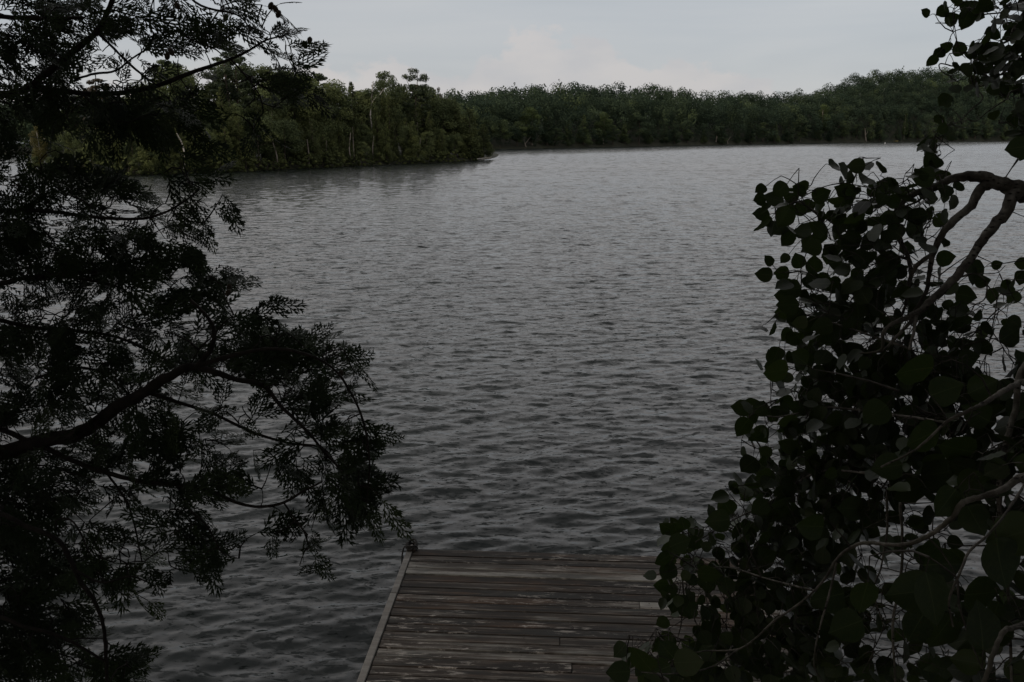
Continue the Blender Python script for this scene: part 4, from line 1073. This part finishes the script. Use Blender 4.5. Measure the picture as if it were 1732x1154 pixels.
def aspen_tree():
    rng = np.random.default_rng(57)
    root = (2.15, 1.95, bank_h(2.15, 1.95)); o = empty('aspen_tree', root); inv = np.array(root)
    tag(o, 'bent aspen with round leaves and pale twisted branches filling the right side of the picture', 'tree')
    B = Bough()
    tr = MB(); P, rr = smooth_path([(2.15, 1.95, 1.3), (2.08, 1.92, 2.6), (1.93, 1.86, 3.6), (1.80, 1.83, 4.3), (1.74, 1.86, 4.9), (1.80, 1.95, 5.6), (1.95, 2.08, 6.4), (1.98, 2.1, 7.2)], [.085, .072, .06, .05, .04, .03, .02, .01], 6)
    tr.tube(P - inv, rr, 12); tr.build('trunk', M['aspen_bark'], o, True)
    B.N += list(P); B.R += list(rr)
    limbs = [
     [(1960, 410, 48, 1.72), (1800, 345, 44, 1.7), (1735, 325, 40, 1.68), (1690, 309, 27, 1.68), (1650, 299, 22, 1.68), (1610, 303, 16, 1.7), (1575, 320, 15, 1.7), (1545, 329, 13, 1.72), (1522, 346, 12, 1.74), (1513, 372, 11, 1.76), (1520, 402, 10, 1.78), (1535, 432, 9, 1.8), (1540, 465, 7, 1.8), (1530, 500, 5, 1.82)],
     [(1688, 309, 20, 1.68), (1660, 318, 19, 1.67), (1642, 348, 17, 1.66), (1610, 376, 15, 1.65), (1590, 402, 13, 1.65), (1578, 432, 11, 1.66), (1572, 462, 9, 1.67), (1566, 495, 8, 1.68), (1545, 530, 6, 1.7)],
     [(1578, 430, 9, 1.66), (1553, 447, 9, 1.68), (1540, 472, 8, 1.7), (1535, 502, 7, 1.72), (1526, 532, 5, 1.74)],
     [(1740, 325, 26, 1.68), (1700, 362, 22, 1.64), (1665, 402, 18, 1.61), (1640, 440, 17, 1.58), (1610, 475, 16, 1.56), (1575, 508, 14, 1.54), (1550, 530, 12, 1.53), (1515, 545, 9, 1.52), (1495, 562, 7, 1.52), (1490, 592, 6, 1.52), (1455, 598, 3, 1.55)],
     [(1560, 522, 8, 1.54), (1535, 550, 7, 1.54), (1510, 577, 6, 1.54), (1493, 594, 5, 1.53)],
     [(1550, 530, 7, 1.53), (1546, 560, 6, 1.5), (1538, 592, 5, 1.48)],
     [(1900, 640, 24, 1.5), (1800, 620, 18, 1.35), (1732, 646, 13, 1.2), (1700, 660, 12, 1.15), (1665, 682, 10, 1.12), (1640, 694, 9, 1.1), (1600, 715, 7, 1.1), (1550, 760, 5, 1.12), (1490, 790, 4, 1.15)],
     [(1950, 700, 26, 1.5), (1800, 785, 19, 1.2), (1732, 806, 16, 1.1), (1700, 826, 15, 1.08), (1660, 840, 13, 1.07), (1630, 850, 13, 1.07), (1610, 876, 12, 1.08), (1580, 900, 11, 1.1), (1545, 918, 10, 1.12), (1510, 922, 9, 1.15), (1470, 918, 9, 1.2), (1440, 926, 7, 1.22), (1415, 946, 6, 1.25), (1400, 972, 6, 1.27), (1375, 1002, 5, 1.3), (1340, 1030, 5, 1.33), (1310, 1050, 5, 1.36), (1280, 1078, 4, 1.4), (1250, 1098, 4, 1.43), (1205, 1101, 3, 1.48)],
     [(1760, 790, 7, 1.1), (1732, 822, 6, 1.05), (1700, 870, 6, 1.0), (1670, 906, 6, .97), (1640, 932, 6, .95), (1625, 966, 6, .93), (1610, 1000, 6, .92), (1605, 1022, 5, .92), (1612, 1060, 4, .92)],
     [(1900, 960, 22, 1.25), (1790, 1030, 14, 1.0), (1720, 1060, 12, .9), (1700, 1066, 11, .88), (1685, 1092, 11, .87), (1675, 1122, 11, .86), (1655, 1180, 10, .86)],
     [(1760, 600, 14, 1.3), (1718, 695, 14, 1.25), (1702, 750, 14, 1.22), (1690, 830, 12, 1.2), (1695, 900, 9, 1.2), (1705, 1000, 7, 1.2), (1712, 1170, 6, 1.2)],
     [(1522, 850, 7, 1.3), (1526, 905, 6, 1.3), (1525, 962, 6, 1.3), (1517, 1012, 6, 1.3), (1510, 1062, 6, 1.3), (1515, 1165, 5, 1.3)],
     [(1500, 840, 6, 1.4), (1500, 900, 5, 1.4), (1490, 960, 4, 1.4), (1478, 1000, 4, 1.4), (1495, 1060, 3, 1.4)],
     [(1416, 946, 5, 1.25), (1404, 1000, 5, 1.25), (1390, 1050, 4, 1.25), (1380, 1092, 4, 1.25), (1378, 1130, 3.5, 1.25), (1400, 1165, 3, 1.25)],
     [(1600, 715, 6, 1.3), (1500, 700, 6, 1.5), (1400, 690, 5, 1.7), (1320, 705, 4, 1.85), (1270, 700, 3, 1.95)],
     [(1540, 590, 6, 1.55), (1450, 560, 5, 1.7), (1390, 540, 4, 1.8), (1350, 530, 3, 1.88)],
     [(1540, 440, 6, 1.8), (1480, 420, 5, 1.85), (1420, 385, 4, 1.9), (1375, 355, 3, 1.95), (1345, 340, 2.2, 1.98)],
     [(1530, 350, 5, 1.75), (1560, 335, 3, 1.75), (1572, 300, 2.5, 1.75), (1570, 285, 2, 1.75)],
     [(1470, 800, 6, 1.5), (1380, 800, 5, 1.65), (1300, 850, 4, 1.8), (1240, 880, 3, 1.88), (1180, 915, 2.5, 1.92), (1150, 930, 2, 1.95)],
     [(1380, 1000, 5, 1.3), (1300, 980, 4, 1.5), (1230, 960, 3, 1.7), (1170, 965, 2.4, 1.85)],
     [(1250, 1098, 4, 1.43), (1200, 1130, 3.5, 1.4), (1130, 1140, 3, 1.35), (1085, 1137, 2, 1.35)],
     [(1620, 470, 5, 1.57), (1650, 463, 3.5, 1.6), (1668, 479, 3, 1.62), (1666, 505, 2.5, 1.62), (1648, 516, 2, 1.62)],
     [(1668, 479, 2.5, 1.62), (1685, 505, 2.4, 1.63), (1683, 530, 2.4, 1.64), (1677, 560, 2, 1.65)],
     [(1650, 463, 2, 1.6), (1685, 462, 1.6, 1.6), (1700, 450, 1.4, 1.6)],
     [(1800, -60, 12, 2.1), (1745, 5, 8, 2.1), (1718, 42, 6, 2.1), (1708, 66, 5, 2.1), (1692, 76, 4, 2.1), (1670, 95, 3, 2.1), (1655, 80, 2.4, 2.1)],
     [(1780, 10, 8, 2.15), (1730, 12, 4, 2.1), (1690, 22, 3, 2.1), (1645, 26, 2.4, 2.08), (1612, 35, 2, 2.08)],
     [(1790, 120, 10, 2.1), (1735, 100, 6, 2.08), (1690, 128, 4, 2.05), (1655, 146, 3, 2.03), (1645, 118, 2.6, 2.02), (1612, 112, 2.6, 2.0), (1590, 108, 2.4, 2.0), (1592, 120, 2.2, 2.0), (1612, 132, 2, 2.0)],
     [(1643, 72, 2.4, 2.05), (1643, 118, 3, 2.05), (1646, 142, 2.6, 2.05), (1662, 166, 2.4, 2.05), (1642, 186, 2.4, 2.05), (1622, 206, 2, 2.05), (1600, 212, 1.8, 2.05)],
     [(1735, 150, 5, 2.05), (1700, 170, 2.6, 2.05), (1672, 188, 2.2, 2.05), (1650, 205, 2, 2.05), (1635, 200, 2, 2.05)],
     [(1697, 306, 2.6, 1.68), (1712, 283, 2.2, 1.7), (1725, 262, 2, 1.72)],
     [(1630, 48, 1.8, 2.1), (1612, 55, 1.8, 2.1), (1603, 76, 1.8, 2.1)],
    ]
    for l in limbs:
        mb = MB(); B.limb(mb, l, 9, 6, rng, 0.045, P, 0.86 if l[0][1] < 560 else 0.76)
        mb.V = [v - inv for v in mb.V]; mb.build('branch', M['aspen_bark'], o, True)
    L = []      # leaves: x, y, depth, real width, tip angle or None
    for x_, y_, w_, a in LEAVES:
        real = rng.uniform(.040, .050) if w_ < 60 else rng.uniform(.054, .064)
        L.append((x_, y_, np.clip(F * real / w_, 0.72, 2.3), None, a, w_))
    for j, row in ASP.items():
        for i, ch in enumerate(row + ('886654' if j > 6 else '88642')):
            c = int(ch) / 9.0
            if c <= 0: continue
            x0 = 1040 + 40 * i; y0 = 40 * j
            if j < 7 and i >= 18: c = min(c, 0.7)
            c = min(c, 0.955)
            # depth of this part of the tree
            if y0 < 260: d0, ds = 2.06, .16
            elif y0 < 560: d0, ds = 1.78, .2
            else:
                k = np.clip((x0 - 1250) / 420, 0, 1) * np.clip((y0 - 500) / 250, 0, 1)
                d0 = 1.92 - 0.62 * k; ds = .18
            wpx = F * .032 / d0; area = 0.5 * wpx * wpx
            for _ in range(rng.poisson(-math.log(1 - c) * 1600 / area)):
                L.append((x0 + rng.uniform(0, 40), y0 + rng.uniform(0, 40), max(.85, d0 + rng.uniform(-ds, ds)), rng.uniform(.022, .040), None, None))
    print('aspen leaves', len(L))
    W = np.array([at_depth(l[0], l[1], l[2]) for l in L])
    tmpl = [leaf_template(rng) for _ in range(14)]; AW = away(W, B.N)
    UVS = []; lb = MB(); stalk_pts = np.zeros_like(W); frames = []
    for i, l in enumerate(L):
        if l[4] is not None:
            a = R(l[4]); d = RIGHT * math.cos(a) + UP * math.sin(a) + FWD * rng.normal(0, .15)
            w_ = l[5] * l[2] / F * .92; nn = -FWD + rng.normal(0, .28, 3)
        else:
            d = rng.normal(0, .55, 3) + AW[i] * 1.0 + np.array([-.25, 0, -.25]); w_ = l[3]; nn = -FWD * .8 + rng.normal(0, .62, 3) + np.array([0, 0, .3])
        d /= np.linalg.norm(d); nn -= d * nn.dot(d); nn /= np.linalg.norm(nn)
        s_ = np.cross(nn, d); base = W[i] - d * w_ * .55
        V, Fq = tmpl[rng.integers(len(tmpl))]
        VV = V[:, :1] * d * w_ + V[:, 1:2] * s_ * w_ + V[:, 2:3] * nn * w_ + base
        UVS.append(np.stack([V[:, 0], V[:, 1], np.full(len(V), rng.random())], 1)); lb.add(VV - inv, Fq, float(np.clip(rng.normal(.4, .22), 0, 1)))
        drop = rng.uniform(.012, .032)
        q = base - d * drop + np.array([rng.normal(0, .006), rng.normal(0, .006), rng.uniform(.0, .016)])
        stalk_pts[i] = q; frames.append((q, base))
    tw = MB(); B.grow(stalk_pts, tw, 0.0009, 0.02, 5, rng, 0.0030, 0.05)
    for q, b in frames: tw.tube([q, (q + b) / 2 + np.array([0, 0, .002]), b], [0.0009, .0007, .0007], 4, cap=False)
    tw.V = [v - inv for v in tw.V]; tw.build('twigs', M['twig_bark'], o, True)
    fo = lb.build('foliage', M['aspen_leaf'], o, True)
    at = fo.data.attributes.new('blade', 'FLOAT_VECTOR', 'POINT'); at.data.foreach_set('vector', np.vstack(UVS).astype(np.float32).ravel())
aspen_tree()
